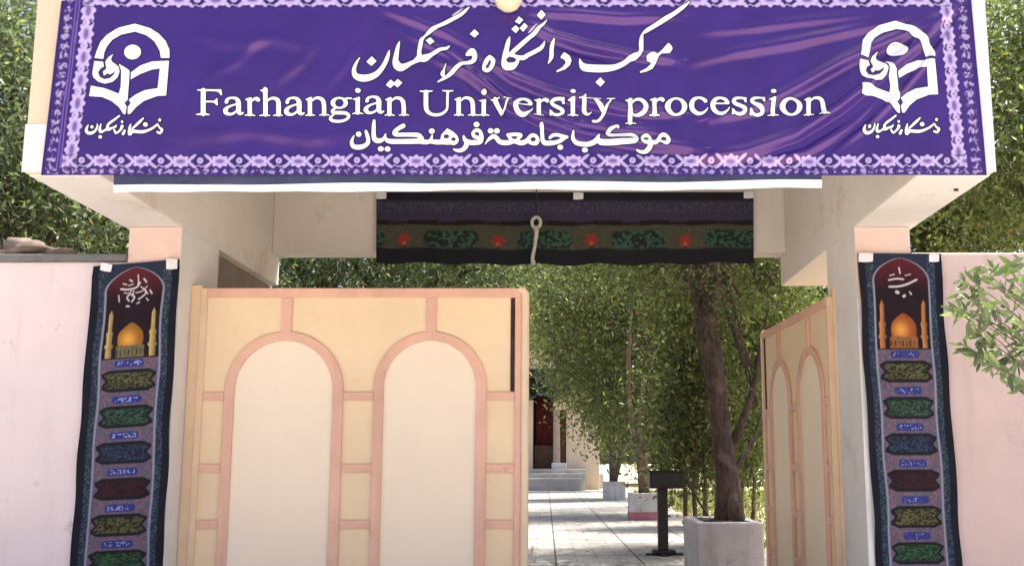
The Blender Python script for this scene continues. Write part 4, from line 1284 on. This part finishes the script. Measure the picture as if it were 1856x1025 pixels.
# white cord with a ring
cd = empty('hanging_cord', at(972, 400, YB - 0.15), 'white twisted cord with a ring hanging before the black valance', 'cord')
q = at(972, 403, YB - 0.15)
ring = []
for i in range(19):
    a = 2 * math.pi * i / 18
    ring.append((q.x + 0.036 * math.cos(a), q.y, q.z + 0.044 * math.sin(a)))
MB().tube(ring, 0.014, 8, caps=False).build('ring', M['cord'], cd, smooth=True)
pts = [at(972 + dx, y, YB - 0.15) for dx, y in ((0, 412), (0.5, 422), (-1, 434), (-2.5, 446), (-5, 458), (-7, 468), (-6, 474), (-4, 480))]
MB().tube(pts, [0.026, 0.02, 0.016, 0.015, 0.015, 0.016, 0.018, 0.012], 8, 0.12).build('cord_tail', M['cord'], cd, smooth=True)
tp = at(972, 392, YB - 0.15)
MB().tube([(tp.x, tp.y, tp.z), (tp.x, tp.y + 0.02, tp.z + 0.3), (tp.x, tp.y + 0.02, Z_TOP - 0.101)], 0.004, 6).build('thin_wire', M['black_metal'], cd)

# ------------------------------------------------------------------ foliage
def leaves_mesh(name, C, L, Wd, rs, droop=0.35):
    tone = C[:, 3]
    C = C[:, :3]
    n = len(C)
    d = rs.normal(size=(n, 3))
    d[:, 2] -= droop
    d /= np.linalg.norm(d, axis=1)[:, None]
    s = np.cross(d, rs.normal(size=(n, 3)))
    s /= np.linalg.norm(s, axis=1)[:, None] + 1e-9
    ln = L * rs.uniform(0.6, 1.25, n)[:, None]
    wd = Wd * rs.uniform(0.7, 1.2, n)[:, None]
    V = np.stack([C - d * ln / 2, C + s * wd / 2 - d * ln * 0.06, C + d * ln / 2, C - s * wd / 2 - d * ln * 0.06], 1).reshape(-1, 3)
    me = np_mesh(name, V, np.arange(4 * n).reshape(n, 4))
    col = np.clip(rs.beta(2.0, 3.2, n) + tone, 0, 1)
    dead = rs.rand(n) < 0.012
    set_col(me, np.repeat(np.stack([col, dead * 1.0, col], 1), 4, 0))
    return me


def crown_points(blobs, rs, n, clump=0.28, per=26):
    vol = np.array([b[1][0] * b[1][1] * b[1][2] for b in blobs])
    vol = vol ** 0.8
    nc = np.maximum(3, (n / per * vol / vol.sum()).astype(int))
    out = []
    for (c, r), k in zip(blobs, nc):
        dv = rs.normal(size=(k, 3))
        dv /= np.linalg.norm(dv, axis=1)[:, None]
        rad = rs.uniform(0.12, 1, k)[:, None] ** 0.5
        rad = rad * (1 + 0.16 * np.sin(dv[:, :1] * 5 + c[0]) + 0.14 * np.sin(dv[:, 2:] * 6 + c[1]))
        cc = np.array(c)[None] + dv * rad * np.array(r)[None]
        m = rs.randint(per // 2, per + per // 2, k)
        idx = np.repeat(np.arange(k), m)
        sp = clump * rs.uniform(0.5, 1.25, k)[idx][:, None]
        tone = np.clip(rs.normal(0, 0.17, k), -0.3, 0.45)[idx][:, None]
        out.append(np.hstack([cc[idx] + rs.normal(size=(len(idx), 3)) * sp * np.array([1, 1, 0.75])[None], tone]))
    return np.vstack(out)


def tree(name, label, trunks, blobs, n, L, Wd, leafm, barkm, seed, clump=0.28, group=None, cat='tree', zmin=0.3, limbs=True, extra=None):
    rs = np.random.RandomState(seed)
    random.seed(seed)
    b0 = trunks[0][0][0]
    root = empty(name, b0, label, cat, group)
    tb = MB()
    for pts, rad in trunks:
        P = spline([(*p, r) for p, r in zip(pts, rad)], 0.25)
        tb.tube([tuple(p[:3]) for p in P], [float(p[3]) for p in P], 10, 0.09)
    if limbs:
        top = Vector(trunks[0][0][-1])
        mid = Vector(trunks[0][0][-2])
        r0 = trunks[0][1][-1]
        for i, (c, r) in enumerate(blobs):
            c = Vector(c)
            st = top if i % 2 else mid.lerp(top, 0.6)
            m = st.lerp(c, 0.5) + Vector((rs.uniform(-.2, .2), rs.uniform(-.2, .2), rs.uniform(0, .3)))
            tb.tube([st, m, c, c.lerp(c + (c - st), 0.3)], [r0 * 0.8, r0 * 0.5, r0 * 0.28, 0.006], 7, 0.1)
            for k in range(3):
                e = c + Vector((rs.uniform(-1, 1) * r[0], rs.uniform(-1, 1) * r[1], rs.uniform(-.6, 1) * r[2])) * 0.75
                tb.tube([m.lerp(c, 0.6), m.lerp(c, 0.8).lerp(e, 0.4) + Vector((0, 0, .08)), e], [r0 * 0.3, r0 * 0.17, 0.005], 5, 0.1)
    tb.build('trunk', barkm, root, smooth=True)
    P = crown_points(blobs, rs, n, clump)
    if extra is not None: P = np.vstack([P, extra])
    P = P[(P[:, 2] > zmin) & ~((P[:, 1] < YB + 0.42) & (P[:, 0] > XFL - 0.2) & (P[:, 0] < XFR + 0.2))]
    link('crown', leaves_mesh('crown', P, L, Wd, rs), leafm, root)
    return root


def blob(px, py, Y, rx, ry, rz):
    p = at(px, py, Y)
    return ((p.x, p.y, p.z), (rx, ry, rz))


# --- planters
def planter(px0, px1, pt, pb, label, red, depth_k=1.0):
    Y = depth_for_z(pb, 0.0)
    x0, x1 = at(px0, pb, Y).x, at(px1, pb, Y).x
    h = at(px0, pt, Y).z
    d = (x1 - x0) * depth_k
    root = empty('concrete_planter', ((x0 + x1) / 2, Y, 0), label, 'planter', 'whitewashed planters along the path')
    t = 0.09
    z0 = 0.008
    b = MB()
    b.box(x0, x1, Y, Y + t, z0, h)
    b.box(x0, x1, Y + d - t, Y + d, z0, h)
    b.box(x0, x0 + t, Y + t, Y + d - t, z0, h)
    b.box(x1 - t, x1, Y + t, Y + d - t, z0, h)
    b.build('box', M['planter_white'], root, 0.015)
    if red:
        MB().box(x0 - 0.004, x1 + 0.004, Y - 0.004, Y + d + 0.004, z0, h * 0.32).build('red_base', M['planter_red'], root, 0.004)
    # lumpy soil
    rs = np.random.RandomState(int(px0))
    n = 9
    V = [(x0 + t + (x1 - x0 - 2 * t) * i / (n - 1), Y + t + (d - 2 * t) * j / (n - 1), h - 0.025 + rs.uniform(0, 0.03) * (0 < i < n - 1 and 0 < j < n - 1)) for j in range(n) for i in range(n)]
    F = [(j * n + i, j * n + i + 1, (j + 1) * n + i + 1, (j + 1) * n + i) for j in range(n - 1) for i in range(n - 1)]
    b = MB()
    b.add(V, F)
    b.build('soil', M['soil'], root, smooth=True)
    return (x0 + x1) / 2, Y + d / 2, h, Y, d


pl1 = planter(1266, 1388, 946, 1078, 'largest grey white planter at the foot of the thick leaning trunk', False, 1.9)
pl2 = planter(1141, 1192, 893, 943, 'white planter with a faded red base, second from the gate', True)
pl3 = planter(1094, 1134, 872, 906, 'small white planter beyond the red based one, holding a dark stemmed shrub', False)
pl4 = planter(1063, 1094, 858, 884, 'farthest white planter, close to the steps of the building', False)
print('planters', pl1, pl2, pl3, pl4)

# --- the thick leaning tree
Y1 = pl1[1]
tr1 = [at(1322, 938, Y1), at(1320, 880, Y1), at(1308, 780, Y1), at(1296, 690, Y1), at(1283, 600, Y1), at(1273, 520, Y1), at(1266, 440, Y1), at(1258, 350, Y1)]
tr1[0].z = pl1[2] - 0.06
rad1 = [0.16, 0.12, 0.098, 0.098, 0.105, 0.125, 0.14, 0.12]
side = [at(1330, 800, Y1), at(1350, 750, Y1 - 0.05), at(1366, 700, Y1 + 0.1), at(1376, 640, Y1 + 0.2), at(1392, 560, Y1 + 0.3)]
side2 = [at(1330, 850, Y1), at(1352, 822, Y1), at(1372, 780, Y1 + 0.1), at(1385, 730, Y1 + .2)]
up2 = [at(1276, 540, Y1), at(1300, 480, Y1 + 0.1), at(1330, 420, Y1 + 0.2), at(1370, 330, Y1 + .3)]
tree('leaning_tree', 'big tree with a thick leaning brown trunk rising from the largest planter', [(tr1, rad1), (side, [0.045, 0.035, 0.03, 0.022, 0.01]), (side2, [0.03, 0.024, 0.018, 0.01]), (up2, [0.06, 0.055, 0.045, 0.035])],
     [blob(1250, 330, Y1, 1.5, 1.3, 0.9), blob(1100, 390, Y1 + 1.2, 1.2, 1.1, 0.8), blob(1420, 380, Y1 + .6, 0.9, 1.1, 0.9), blob(1330, 250, Y1 + 1, 1.6, 1.3, 0.9), blob(1380, 520, Y1 + 1.2, 0.45, 0.6, 0.35), blob(1200, 470, Y1 + 1.0, 0.5, 0.6, 0.28), blob(1245, 495, Y1 - .45, .48, .3, .2), blob(1300, 505, Y1 - .5, .35, .25, .16), blob(1275, 575, Y1 - .35, .16, .2, .16), blob(1325, 545, Y1 - .3, .2, .25, .3), blob(1350, 660, Y1 + .2, .16, .25, .4), ((1.9, 14.2, 4.3), (1.3, 1.0, .6)), ((3.6, 14.4, 4.5), (1.3, 1.0, .7)), ((0.6, 13.4, 4.2), (1.0, .9, .5)), ((2.7, 13.2, 4.9), (1.6, 1.3, .6)), ((1.6, 15.6, 4.7), (1.4, 1.0, .6)), ((3.2, 16.3, 4.6), (1.4, 1.2, .8)), ((2.2, 11.6, 4.4), (1.2, .9, .5))],  # blobs given in metres: unseen foliage added to shade the path
     80000, 0.072, 0.026, M['leaf'], M['bark'], 11, 0.22)

# --- multi-stemmed tree in the second planter
Y2 = pl2[1]
b2 = at(1168, 890, Y2)
b2.z = pl2[2] - 0.06
st = lambda *q: [b2] + [at(x, y, Y2) for x, y in q]
tree('slender_tree', 'slender tree with several pale stems growing from the red based planter',
     [(st((1162, 830), (1158, 790), (1160, 740), (1175, 680), (1185, 640)), [0.12, 0.085, 0.06, 0.045, 0.03, 0.02]),
      (st((1158, 830), (1146, 770), (1139, 700), (1140, 625), (1145, 560)), [0.08, 0.07, 0.05, 0.05, 0.045, 0.02]),
      (st((1168, 820), (1185, 760), (1210, 700), (1235, 650)), [0.09, 0.07, 0.05, 0.04, 0.02]),
      (st((1166, 830), (1178, 770), (1190, 700), (1195, 640)), [0.07, 0.055, 0.045, 0.035, 0.02])],
     [blob(1080, 610, Y2 + 1.3, 1.3, 1.6, 1.3), blob(1180, 560, Y2 + 1.8, 1.5, 1.6, 1.4), blob(1260, 640, Y2 + 1.5, 1.2, 1.6, 1.6), blob(1020, 560, Y2 + 1.5, 1.1, 1.4, 1.0), blob(1060, 690, Y2 + 1.8, 0.75, 1.2, 0.8), blob(1120, 750, Y2 + 1.5, 0.8, 1, 0.7), blob(1230, 780, Y2 + 2, 1.0, 1, 1.0), blob(1190, 700, Y2 + 1.5, 1.1, 1, 1.0), blob(1110, 790, Y2 + 2.5, .6, .9, .5), blob(1150, 460, Y2 + 1.3, 2.0, 1.8, 1.2), blob(1000, 480, Y2 + 1.3, 1.4, 1.6, 1.0), ((3.6, 25.5, 4.6), (1.8, 2.2, 1.0)), ((2.2, 27.5, 5.2), (1.6, 2.0, .9)), ((4.2, 29.5, 5.0), (1.8, 2.0, 1.1)), ((1.6, 24.8, 5.4), (1.4, 1.6, .8))],  # closing blobs widen the crown, added to throw shade on the path
     56000, 0.135, 0.045, M['leaf'], M['bark_pale'], 12, 0.34)
# --- shrubs in the two small planters
Y3 = pl3[1]
b3 = at(1112, 868, Y3); b3.z = pl3[2] - 0.05
tree('planter_shrub', 'bushy small tree with dark stems in the small planter behind the slender tree', [([b3, at(1111, 840, Y3), at(1108, 800, Y3), at(1104, 740, Y3)], [0.14, 0.12, 0.09, 0.05]), ([b3, at(1121, 840, Y3), at(1132, 800, Y3), at(1138, 750, Y3)], [0.1, 0.09, 0.06, 0.03])],
     [blob(1085, 690, Y3, 1.1, 1.5, 1.8), blob(1125, 720, Y3 + 1, 1.3, 1.5, 1.5), blob(1040, 600, Y3, 1.6, 1.5, 1.5), blob(1110, 620, Y3, 1.7, 1.5, 1.6), ((4.2, 36, 5.0), (2.2, 2.4, 1.4))], 32000, 0.15, 0.055, M['leaf'], M['bark'], 13, 0.42, 'bushy trees along the path')  # last blob is extra crown added for shade on the path
Y4 = pl4[1]
b4 = at(1080, 855, Y4); b4.z = pl4[2] - 0.05
tree('planter_shrub', 'thin stemmed small tree in the farthest planter before the cream building', [([b4, at(1080, 820, Y4), at(1083, 780, Y4), at(1080, 720, Y4)], [0.15, 0.12, 0.09, 0.05])],
     [blob(1085, 700, Y4, 1.3, 1.5, 2.0), blob(1050, 610, Y4, 1.6, 1.5, 1.6), blob(1000, 560, Y4, 1.8, 1.5, 1.8), ((0.6, 44.5, 6.4), (2.6, 1.8, 1.2)), ((2.6, 46.0, 6.0), (2.0, 1.5, 1.4))], 24000, 0.21, 0.075, M['leaf_light'], M['bark'], 14, 0.5, 'bushy trees along the path')  # last blobs are extra crown added to darken the building entrance

# --- greenery right of the path, behind the big planter
for i, (px, py0, Y, bl_, lm, lab, sd) in enumerate([
    (1262, 925, 14.5, [(1262, 640, .55, .55, 1.0), (1235, 740, .35, .5, .5), (1290, 720, .6, .5, .8), (1250, 560, .7, .7, .5), (1225, 800, .35, .4, .4), (1270, 820, .35, .4, .35)], 'leaf', 'thin garden tree right behind the black pedestal stand', 31),
    (1350, 915, 15.5, [(1365, 640, .5, .6, .9), (1380, 760, .4, .5, .8), (1330, 560, .7, .7, .6), (1410, 600, .6, .7, .9)], 'leaf_light', 'light green garden tree between the leaning trunk and the open gate leaf', 32),
    (1300, 900, 20.0, [(1300, 640, 1.0, .8, 1.4), (1340, 740, .8, .7, .9), (1250, 700, .8, .8, 1.0), (1390, 700, .9, .8, 1.3), (1320, 800, .6, .6, .6)], 'leaf', 'dense garden tree far behind the big planter', 33)]):
    base = at(px, py0, Y)
    base.z = 0
    stems = []
    rs = np.random.RandomState(sd)
    for k in (0, 2, 3):
        dx = (k - 2) * 0.07 * Y / 14
        tp_ = at(px + (k - 2) * 16, 690 + rs.randint(-40, 40), Y)
        b_k = Vector((base.x + dx, base.y + rs.uniform(-.15, .15), 0))
        stems.append(([b_k, b_k.lerp(tp_, .35) + Vector((rs.uniform(-.06, .06), 0, 0)), b_k.lerp(tp_, .7) + Vector((rs.uniform(-.08, .08), 0, 0)), tp_], [0.03, 0.026, 0.022, 0.015]))
    tree('garden_tree', lab, stems, [blob(a, b, Y, c, d, e) for a, b, c, d, e in bl_] + [blob(px - 10, 850, Y + .4, .5, .5, .3), blob(px + 22, 800, Y + .6, .45, .5, .35)], 13000, 0.09 * Y / 13, 0.032 * Y / 13, M[lm], M['bark_pale'], sd, 0.25 * Y / 14, 'thin trees in the garden')

# --- trees behind the walls and beyond the building
def simple_tree(name, label, px, Y, blobs, n, lm, seed, L=0.09, Wd=0.032, clump=0.3, group='trees behind the walls', th=1.8, r0=0.16):
    b0 = at(px, 500, Y)
    b0.z = 0
    c0 = Vector(blobs[0][0])
    tops = Vector((b0.x * 0.6 + c0.x * 0.4, Y, th))
    n = int(n * 1.35)
    tree(name, label, [([b0, b0.lerp(tops, .5) + Vector((.08, 0, 0)), tops], [r0, r0 * .8, r0 * .65])], blobs, n, L, Wd, M[lm], M['bark'], seed, clump, group)


simple_tree('broadleaf_tree', 'dark leafy tree rising behind the pale wall beside the stones', -10, 10.5, [blob(20, 200, 10.5, 1.0, 1.1, 1.0), blob(-80, 330, 10.2, .9, 1.0, .9), blob(30, 370, 10.6, .8, .9, .6), blob(-40, 60, 10.6, 1.1, 1.2, 1.0), blob(110, 400, 10.8, .7, .8, .38), blob(-120, 150, 11, 1, 1, 1)], 24000, 'leaf_dark', 41)
simple_tree('broadleaf_tree', 'low dark tree filling the gap between the pale wall and the canopy underside', 190, 12.0, [blob(190, 400, 12, 1.0, .9, .55), blob(120, 350, 12, .9, .9, .6), blob(240, 330, 12.2, 1.0, .9, .7), blob(60, 280, 12.4, 1.0, .9, .8)], 15000, 'leaf_dark', 42)
simple_tree('broadleaf_tree', 'dark tree seen above the closed gate leaf', 560, 13.0, [blob(560, 440, 13, 1.3, 1.1, .65), blob(460, 470, 13, .9, 1.0, .5), blob(690, 450, 13.2, 1.2, 1.1, .6), blob(820, 470, 13.4, 1.0, 1.0, .5), blob(600, 330, 13.4, 1.6, 1.2, .8), blob(620, 500, 13.4, 1.5, 1.0, .4), blob(900, 440, 13.6, 1.0, 1.0, .6), ((-1.6, 15.5, 5.2), (1.6, 1.6, .8)), ((-0.4, 17.2, 5.6), (1.4, 1.4, .7)), ((-3.0, 12.4, 1.7), (1.3, 1.5, 1.2)), ((-3.2, 15.0, 2.2), (1.3, 1.5, 1.6)), ((-3.4, 10.6, 2.0), (.9, 1.0, 1.0))], 48000, 'leaf_dark', 43)  # closing blobs: hidden foliage added to keep light off path and open leaf
simple_tree('broadleaf_tree', 'sunlit light green tree behind the rose wall at the photo edge', 1900, 10.5, [blob(1850, 330, 10.5, .8, 1.0, .9), blob(1860, 150, 10.7, .9, 1.0, .9), blob(1960, 250, 10.5, 1.0, 1.1, 1.0), blob(1880, 20, 11, 1.0, 1.0, .9)], 20000, 'leaf_light', 44)
simple_tree('broadleaf_tree', 'green tree between the rose wall and the canopy underside', 1740, 12.5, [blob(1730, 400, 12.5, .9, .9, .55), blob(1680, 440, 12.3, .6, .7, .4), blob(1790, 360, 12.6, .9, .9, .7), blob(1660, 340, 12.6, 1.0, .9, .6)], 14000, 'leaf', 45)
for i, (px, Y, lm, lab) in enumerate([(900, 62, 'leaf', 'far tree behind the cream building, above its doorway'), (1050, 66, 'leaf_light', 'far light green tree behind the row of planters'), (1200, 60, 'leaf_dark', 'far dark tree behind the slender stems'),
                                      (1330, 58, 'leaf', 'far tree behind the leaning trunk'), (1470, 60, 'leaf_dark', 'far dark tree behind the open gate leaf'), (760, 58, 'leaf_dark', 'far dark tree above the closed leaf')]):
    simple_tree('far_tree', lab, px, Y, [blob(px, 560, Y, 3.6, 2.5, 3.6), blob(px - 60, 660, Y, 2.6, 2.2, 2.6), blob(px + 60, 690, Y + 1, 2.6, 2.2, 2.6), blob(px + 10, 440, Y, 3.2, 2.4, 2.6), blob(px + 10, 780, Y + 1, 2.2, 2, 1.7)], 9000, lm, 60 + i, 0.5, 0.18, 0.8, 'far trees closing the garden', 4.5, 0.3)

# --- leafy branches before the rose wall
sh = empty('oleander_shrub', (at(2090, 700, 6.0).x, 6.0, 0), 'oleander shrub with long green leaves leaning before the rose wall', 'shrub')
rs = np.random.RandomState(5)
tw = MB()
root_p = Vector((at(2090, 700, 6.0).x, 6.0, 0.0))
LV = []
LD = []
spots = [(1728, 560), (1716, 545), (1738, 500), (1775, 480), (1780, 610), (1812, 590), (1740, 620), (1800, 660), (1815, 690), (1850, 475), (1795, 480), (1830, 475), (1762, 508), (1800, 515), (1842, 510), (1740, 530), (1775, 540), (1812, 548), (1752, 560), (1790, 578), (1850, 538), (1765, 600), (1755, 635), (1790, 625), (1840, 580), (1832, 612), (1820, 640), (1850, 630), (1770, 650), (1845, 690), (1860, 660), (1870, 560), (1880, 610), (1890, 500), (1900, 650), (1880, 460)]
for k, (px, py) in enumerate(spots):
    Y = 6.15 + rs.uniform(-.22, .22)
    e = at(px, py, Y)
    m = root_p.lerp(e, 0.55) + Vector((0.12, rs.uniform(-.1, .1), 0.28))
    m2 = m.lerp(e, .6) + Vector((0.03, 0, .06))
    tw.tube([root_p + Vector((rs.uniform(-.12, .12), rs.uniform(-.1, .1), 0)), m, m2, e], [0.012, 0.006, 0.003, 0.002], 6)
    dirn = (e - m2).normalized()
    for j in range(rs.randint(10, 15)):
        back = rs.uniform(0, 0.14)
        o = e - dirn * back
        d = np.array([rs.normal(-0.25, 0.8), rs.normal(0, 0.6), rs.normal(0.15, 0.7)])
        d /= np.linalg.norm(d)
        LV.append(np.array(o))
        LD.append(d)
LV, LD = np.array(LV), np.array(LD)
n = len(LV)
ln = rs.uniform(0.065, 0.115, n)[:, None]
sd_ = np.cross(LD, rs.normal(size=(n, 3)) * 0.5 + np.array([0, 1.0, 0.3])[None])
sd_ /= np.linalg.norm(sd_, axis=1)[:, None]
wd = ln * 0.135
nr = np.cross(LD, sd_) * ln * 0.06
V = np.stack([LV, LV + LD * ln * .3 + sd_ * wd + nr, LV + LD * ln * .7 + sd_ * wd * .8 + nr, LV + LD * ln, LV + LD * ln * .7 - sd_ * wd * .8 + nr, LV + LD * ln * .3 - sd_ * wd + nr], 1).reshape(-1, 3)
me = np_mesh('foliage', V, np.arange(6 * n).reshape(n, 6))
cv = np.clip(rs.beta(2, 2.2, n), 0, 1)
set_col(me, np.repeat(np.stack([cv, cv * 0, cv], 1), 6, 0))
link('foliage', me, M['leaf_shrub'], sh)
tw.build('stem', M['bark_pale'], sh, smooth=True)

# --- grass
rs = np.random.RandomState(9)
n = 16000
gxv = rs.uniform(PATH_R + 0.1, PATH_R + 8.0, n)
gyv = 10.5 + 34 * rs.uniform(0, 1, n) ** 1.5
h = rs.uniform(0.06, 0.20, n) * (0.6 + 0.8 * vnoise(gxv * 1.2, gyv * 1.2))
an = rs.uniform(0, 6.28, n)
wv = 0.012 * (1 + gyv / 30)
bx, by = np.cos(an) * wv, np.sin(an) * wv
lx, ly = rs.normal(0, .08, n), rs.normal(0, .08, n)
V = np.stack([np.stack([gxv - bx, gyv - by, 0 * h], 1), np.stack([gxv + bx, gyv + by, 0 * h], 1), np.stack([gxv + lx, gyv + ly, h], 1)], 1).reshape(-1, 3)
me = np_mesh('grass', V, np.arange(3 * n).reshape(n, 3))
cv = rs.beta(2, 2, n)
set_col(me, np.repeat(np.stack([cv, cv * 0, cv], 1), 3, 0))
tag(link('grass', me, M['grass']), 'yellow green grass growing right of the path', 'grass', kind='stuff')

# --- fallen leaves
rs = np.random.RandomState(21)
n = 420
lx_ = np.concatenate([rs.normal(1.2, 0.8, n // 2), rs.uniform(-1.5, 2.5, n - n // 2)])
ly_ = np.concatenate([rs.normal(11.0, 1.6, n // 2), rs.uniform(8.0, 34, n - n // 2)])
an = rs.uniform(0, 6.28, n)
sz = rs.uniform(0.02, 0.045, n)
ca, sa = np.cos(an) * sz, np.sin(an) * sz
zz = 0.013 + rs.uniform(0, 0.008, n)
V = np.stack([np.stack([lx_ + ca, ly_ + sa, zz], 1), np.stack([lx_ - sa * .35, ly_ + ca * .35, zz + .006], 1), np.stack([lx_ - ca, ly_ - sa, zz], 1), np.stack([lx_ + sa * .35, ly_ - ca * .35, zz + .003], 1)], 1).reshape(-1, 3)
me = np_mesh('fallen_leaves', V, np.arange(4 * n).reshape(n, 4))
cv = rs.beta(2, 2, n)
set_col(me, np.repeat(np.stack([cv, (rs.rand(n) < .7) * 1.0, cv], 1), 4, 0))
tag(link('fallen_leaves', me, M['leaf']), 'dry fallen leaves scattered over the paved path', 'leaf litter', kind='stuff')

# ------------------------------------------------------------------ black pedestal stand
Ys = depth_for_z(1006, 0.0)
pc = at(1203, 1006, Ys)
sd = empty('pedestal_stand', (pc.x, Ys, 0.008), 'black metal pedestal stand with a square tray on top, beside the path', 'stand')
k = Ys / FPX
zt = at(1203, 854, Ys).z
zb = at(1203, 884, Ys).z
cx = pc.x
hw = 28 * k
b = MB()
b.box(cx - 0.9 * hw, cx + 1.2 * hw, Ys - hw, Ys + hw, zb, zb + 0.02)
for x0, x1, y0, y1 in ((cx - 0.9 * hw, cx + 1.2 * hw, Ys - hw, Ys - hw + .02), (cx - .9 * hw, cx + 1.2 * hw, Ys + hw - .02, Ys + hw), (cx - .9 * hw, cx - .9 * hw + .02, Ys - hw + .02, Ys + hw - .02), (cx + 1.2 * hw - .02, cx + 1.2 * hw, Ys - hw + .02, Ys + hw - .02)):
    b.box(x0, x1, y0, y1, zb + 0.02, zt)
b.build('tray', M['black_metal'], sd, 0.006)
MB().box(cx - hw * 1.0, cx + hw * 1.3, Ys - hw * 1.1, Ys + hw * 1.1, zt, zt + 0.015).build('tray_lid', M['black_metal'], sd, 0.004)
MB().box(cx - 10 * k, cx + 8 * k, Ys - 9 * k, Ys + 9 * k, 0.07, zb).build('post', M['black_metal'], sd, 0.01)
MB().box(cx - 20 * k, cx + 20 * k, Ys - 18 * k, Ys + 18 * k, 0.03, 0.07).box(cx - 32 * k, cx + 34 * k, Ys - 7 * k, Ys + 7 * k, 0.008, 0.03).box(cx - 7 * k, cx + 7 * k, Ys - 32 * k, Ys - 7 * k, 0.008, 0.03).box(cx - 7 * k, cx + 7 * k, Ys + 7 * k, Ys + 32 * k, 0.008, 0.03).build('foot', M['black_metal'], sd, 0.005)
MB().tube([at(1243, 868, Ys), at(1262, 900, Ys), at(1284, 936, Ys + 0.3)], 0.014, 6).build('side_rod', M['black_metal'], sd)

# ------------------------------------------------------------------ building at the end of the path
YH = 48.0
zfl = at(1000, 849, YH).z
bd = empty('cream_building', (at(1000, 850, YH).x, YH, 0), 'cream building with a dark red doorway at the end of the path', 'building')
hx = lambda px: at(px, 780, YH).x
hz = lambda py: at(1000, py, YH).z
zr = hz(600)
MB().box(hx(1026), hx(1086), YH, YH + 7, 0, zr).build('wall', M['build_wall'], bd, 0.02)
MB().box(hx(700), hx(966), YH, YH + 7, 0, zr).build('wall', M['build_wall'], bd, 0.02)
MB().box(hx(966) + .002, hx(1026) - .002, YH + 0.01, YH + 7, hz(712), zr).build('wall', M['build_wall'], bd, 0.02)
MB().box(hx(966) + .002, hx(1026) - .002, YH + 0.8, YH + 0.95, 0, hz(712) - .002).build('door_recess', M['build_dark'], bd)
b = MB()
for i in range(9):
    x0 = hx(970) + (hx(1002) - hx(970)) * i / 9
    x1 = hx(970) + (hx(1002) - hx(970)) * (i + 1) / 9
    b.tube([((x0 + x1) / 2, YH + 0.6, hz(806)), ((x0 + x1) / 2 + .02, YH + 0.6, hz(760)), ((x0 + x1) / 2, YH + 0.6, hz(715))], (x1 - x0) * 0.56, 8)
b.build('curtain', M['curtain'], bd, smooth=True)
MB().box(hx(968), hx(1002), YH + 0.4, YH + 0.5, zfl, hz(806)).build('low_panel', M['brown_wood'], bd, 0.02)
MB().box(hx(1016), hx(1025), YH + 0.1, YH + 0.3, zfl, hz(742)).build('door_frame', M['brown_wood'], bd, 0.02)
MB().lathe((hx(1009), YH - 0.1, 0), [(0.17, hz(838)), (0.16, hz(836)), (0.145, hz(745)), (0.17, hz(742))], 16).build('column', M['column'], bd, smooth=True)
MB().box(hx(1003), hx(1028), YH - 0.35, YH + 0.05, hz(742), hz(722)).build('capital', M['build_wall'], bd, 0.03)
MB().box(hx(1000), hx(1027), YH - 0.4, YH + 0.05, zfl, hz(838)).build('column_base', M['plaster_white'], bd, 0.03)
for i, (py, dy) in enumerate(((849, 0.0), (857, 0.5), (866, 1.0))):
    z1 = at(1000, py, YH - 1.0 - dy).z
    MB().box(hx(900), hx(1062) - 0.1 * i, YH - 1.2 - dy, YH - 0.001 if i == 0 else YH - 0.701 - dy, 0.006, z1).build('step', M['build_step'], bd, 0.02)


def place_dr(u, v):
    px = 944 + 86 * u
    py = 668 + 54 * v + 4 * np.sin(u * 11) * v
    X, Z = at_np(px, py, YH - 0.5)
    return np.stack([X, YH - 0.5 - 0.12 * np.sin(u * 17) * v - 0.06 * np.sin(u * 41), Z], 1)


def color_dr(u, v):
    n = vnoise(u * 17, v * 12)
    c = np.ones(u.shape + (3,)) * np.array([0.012, 0.016, 0.018])
    c = lerp_c(c, np.array([0.07, 0.10, 0.075]), (n - 0.5) * 3)
    return lerp_c(c, np.array([0.18, 0.20, 0.18]), (vnoise(u * 23 + 5, v * 15 + 3) - 0.72) * 5)


dr = empty('door_drape', (hx(990), YH - 0.5, hz(700)), 'black and green printed drape hung above the far doorway', 'drape')
raster('cloth', np.linspace(0, 1, 90), np.linspace(0, 1, 50), place_dr, color_dr, M['black_cloth'], dr)
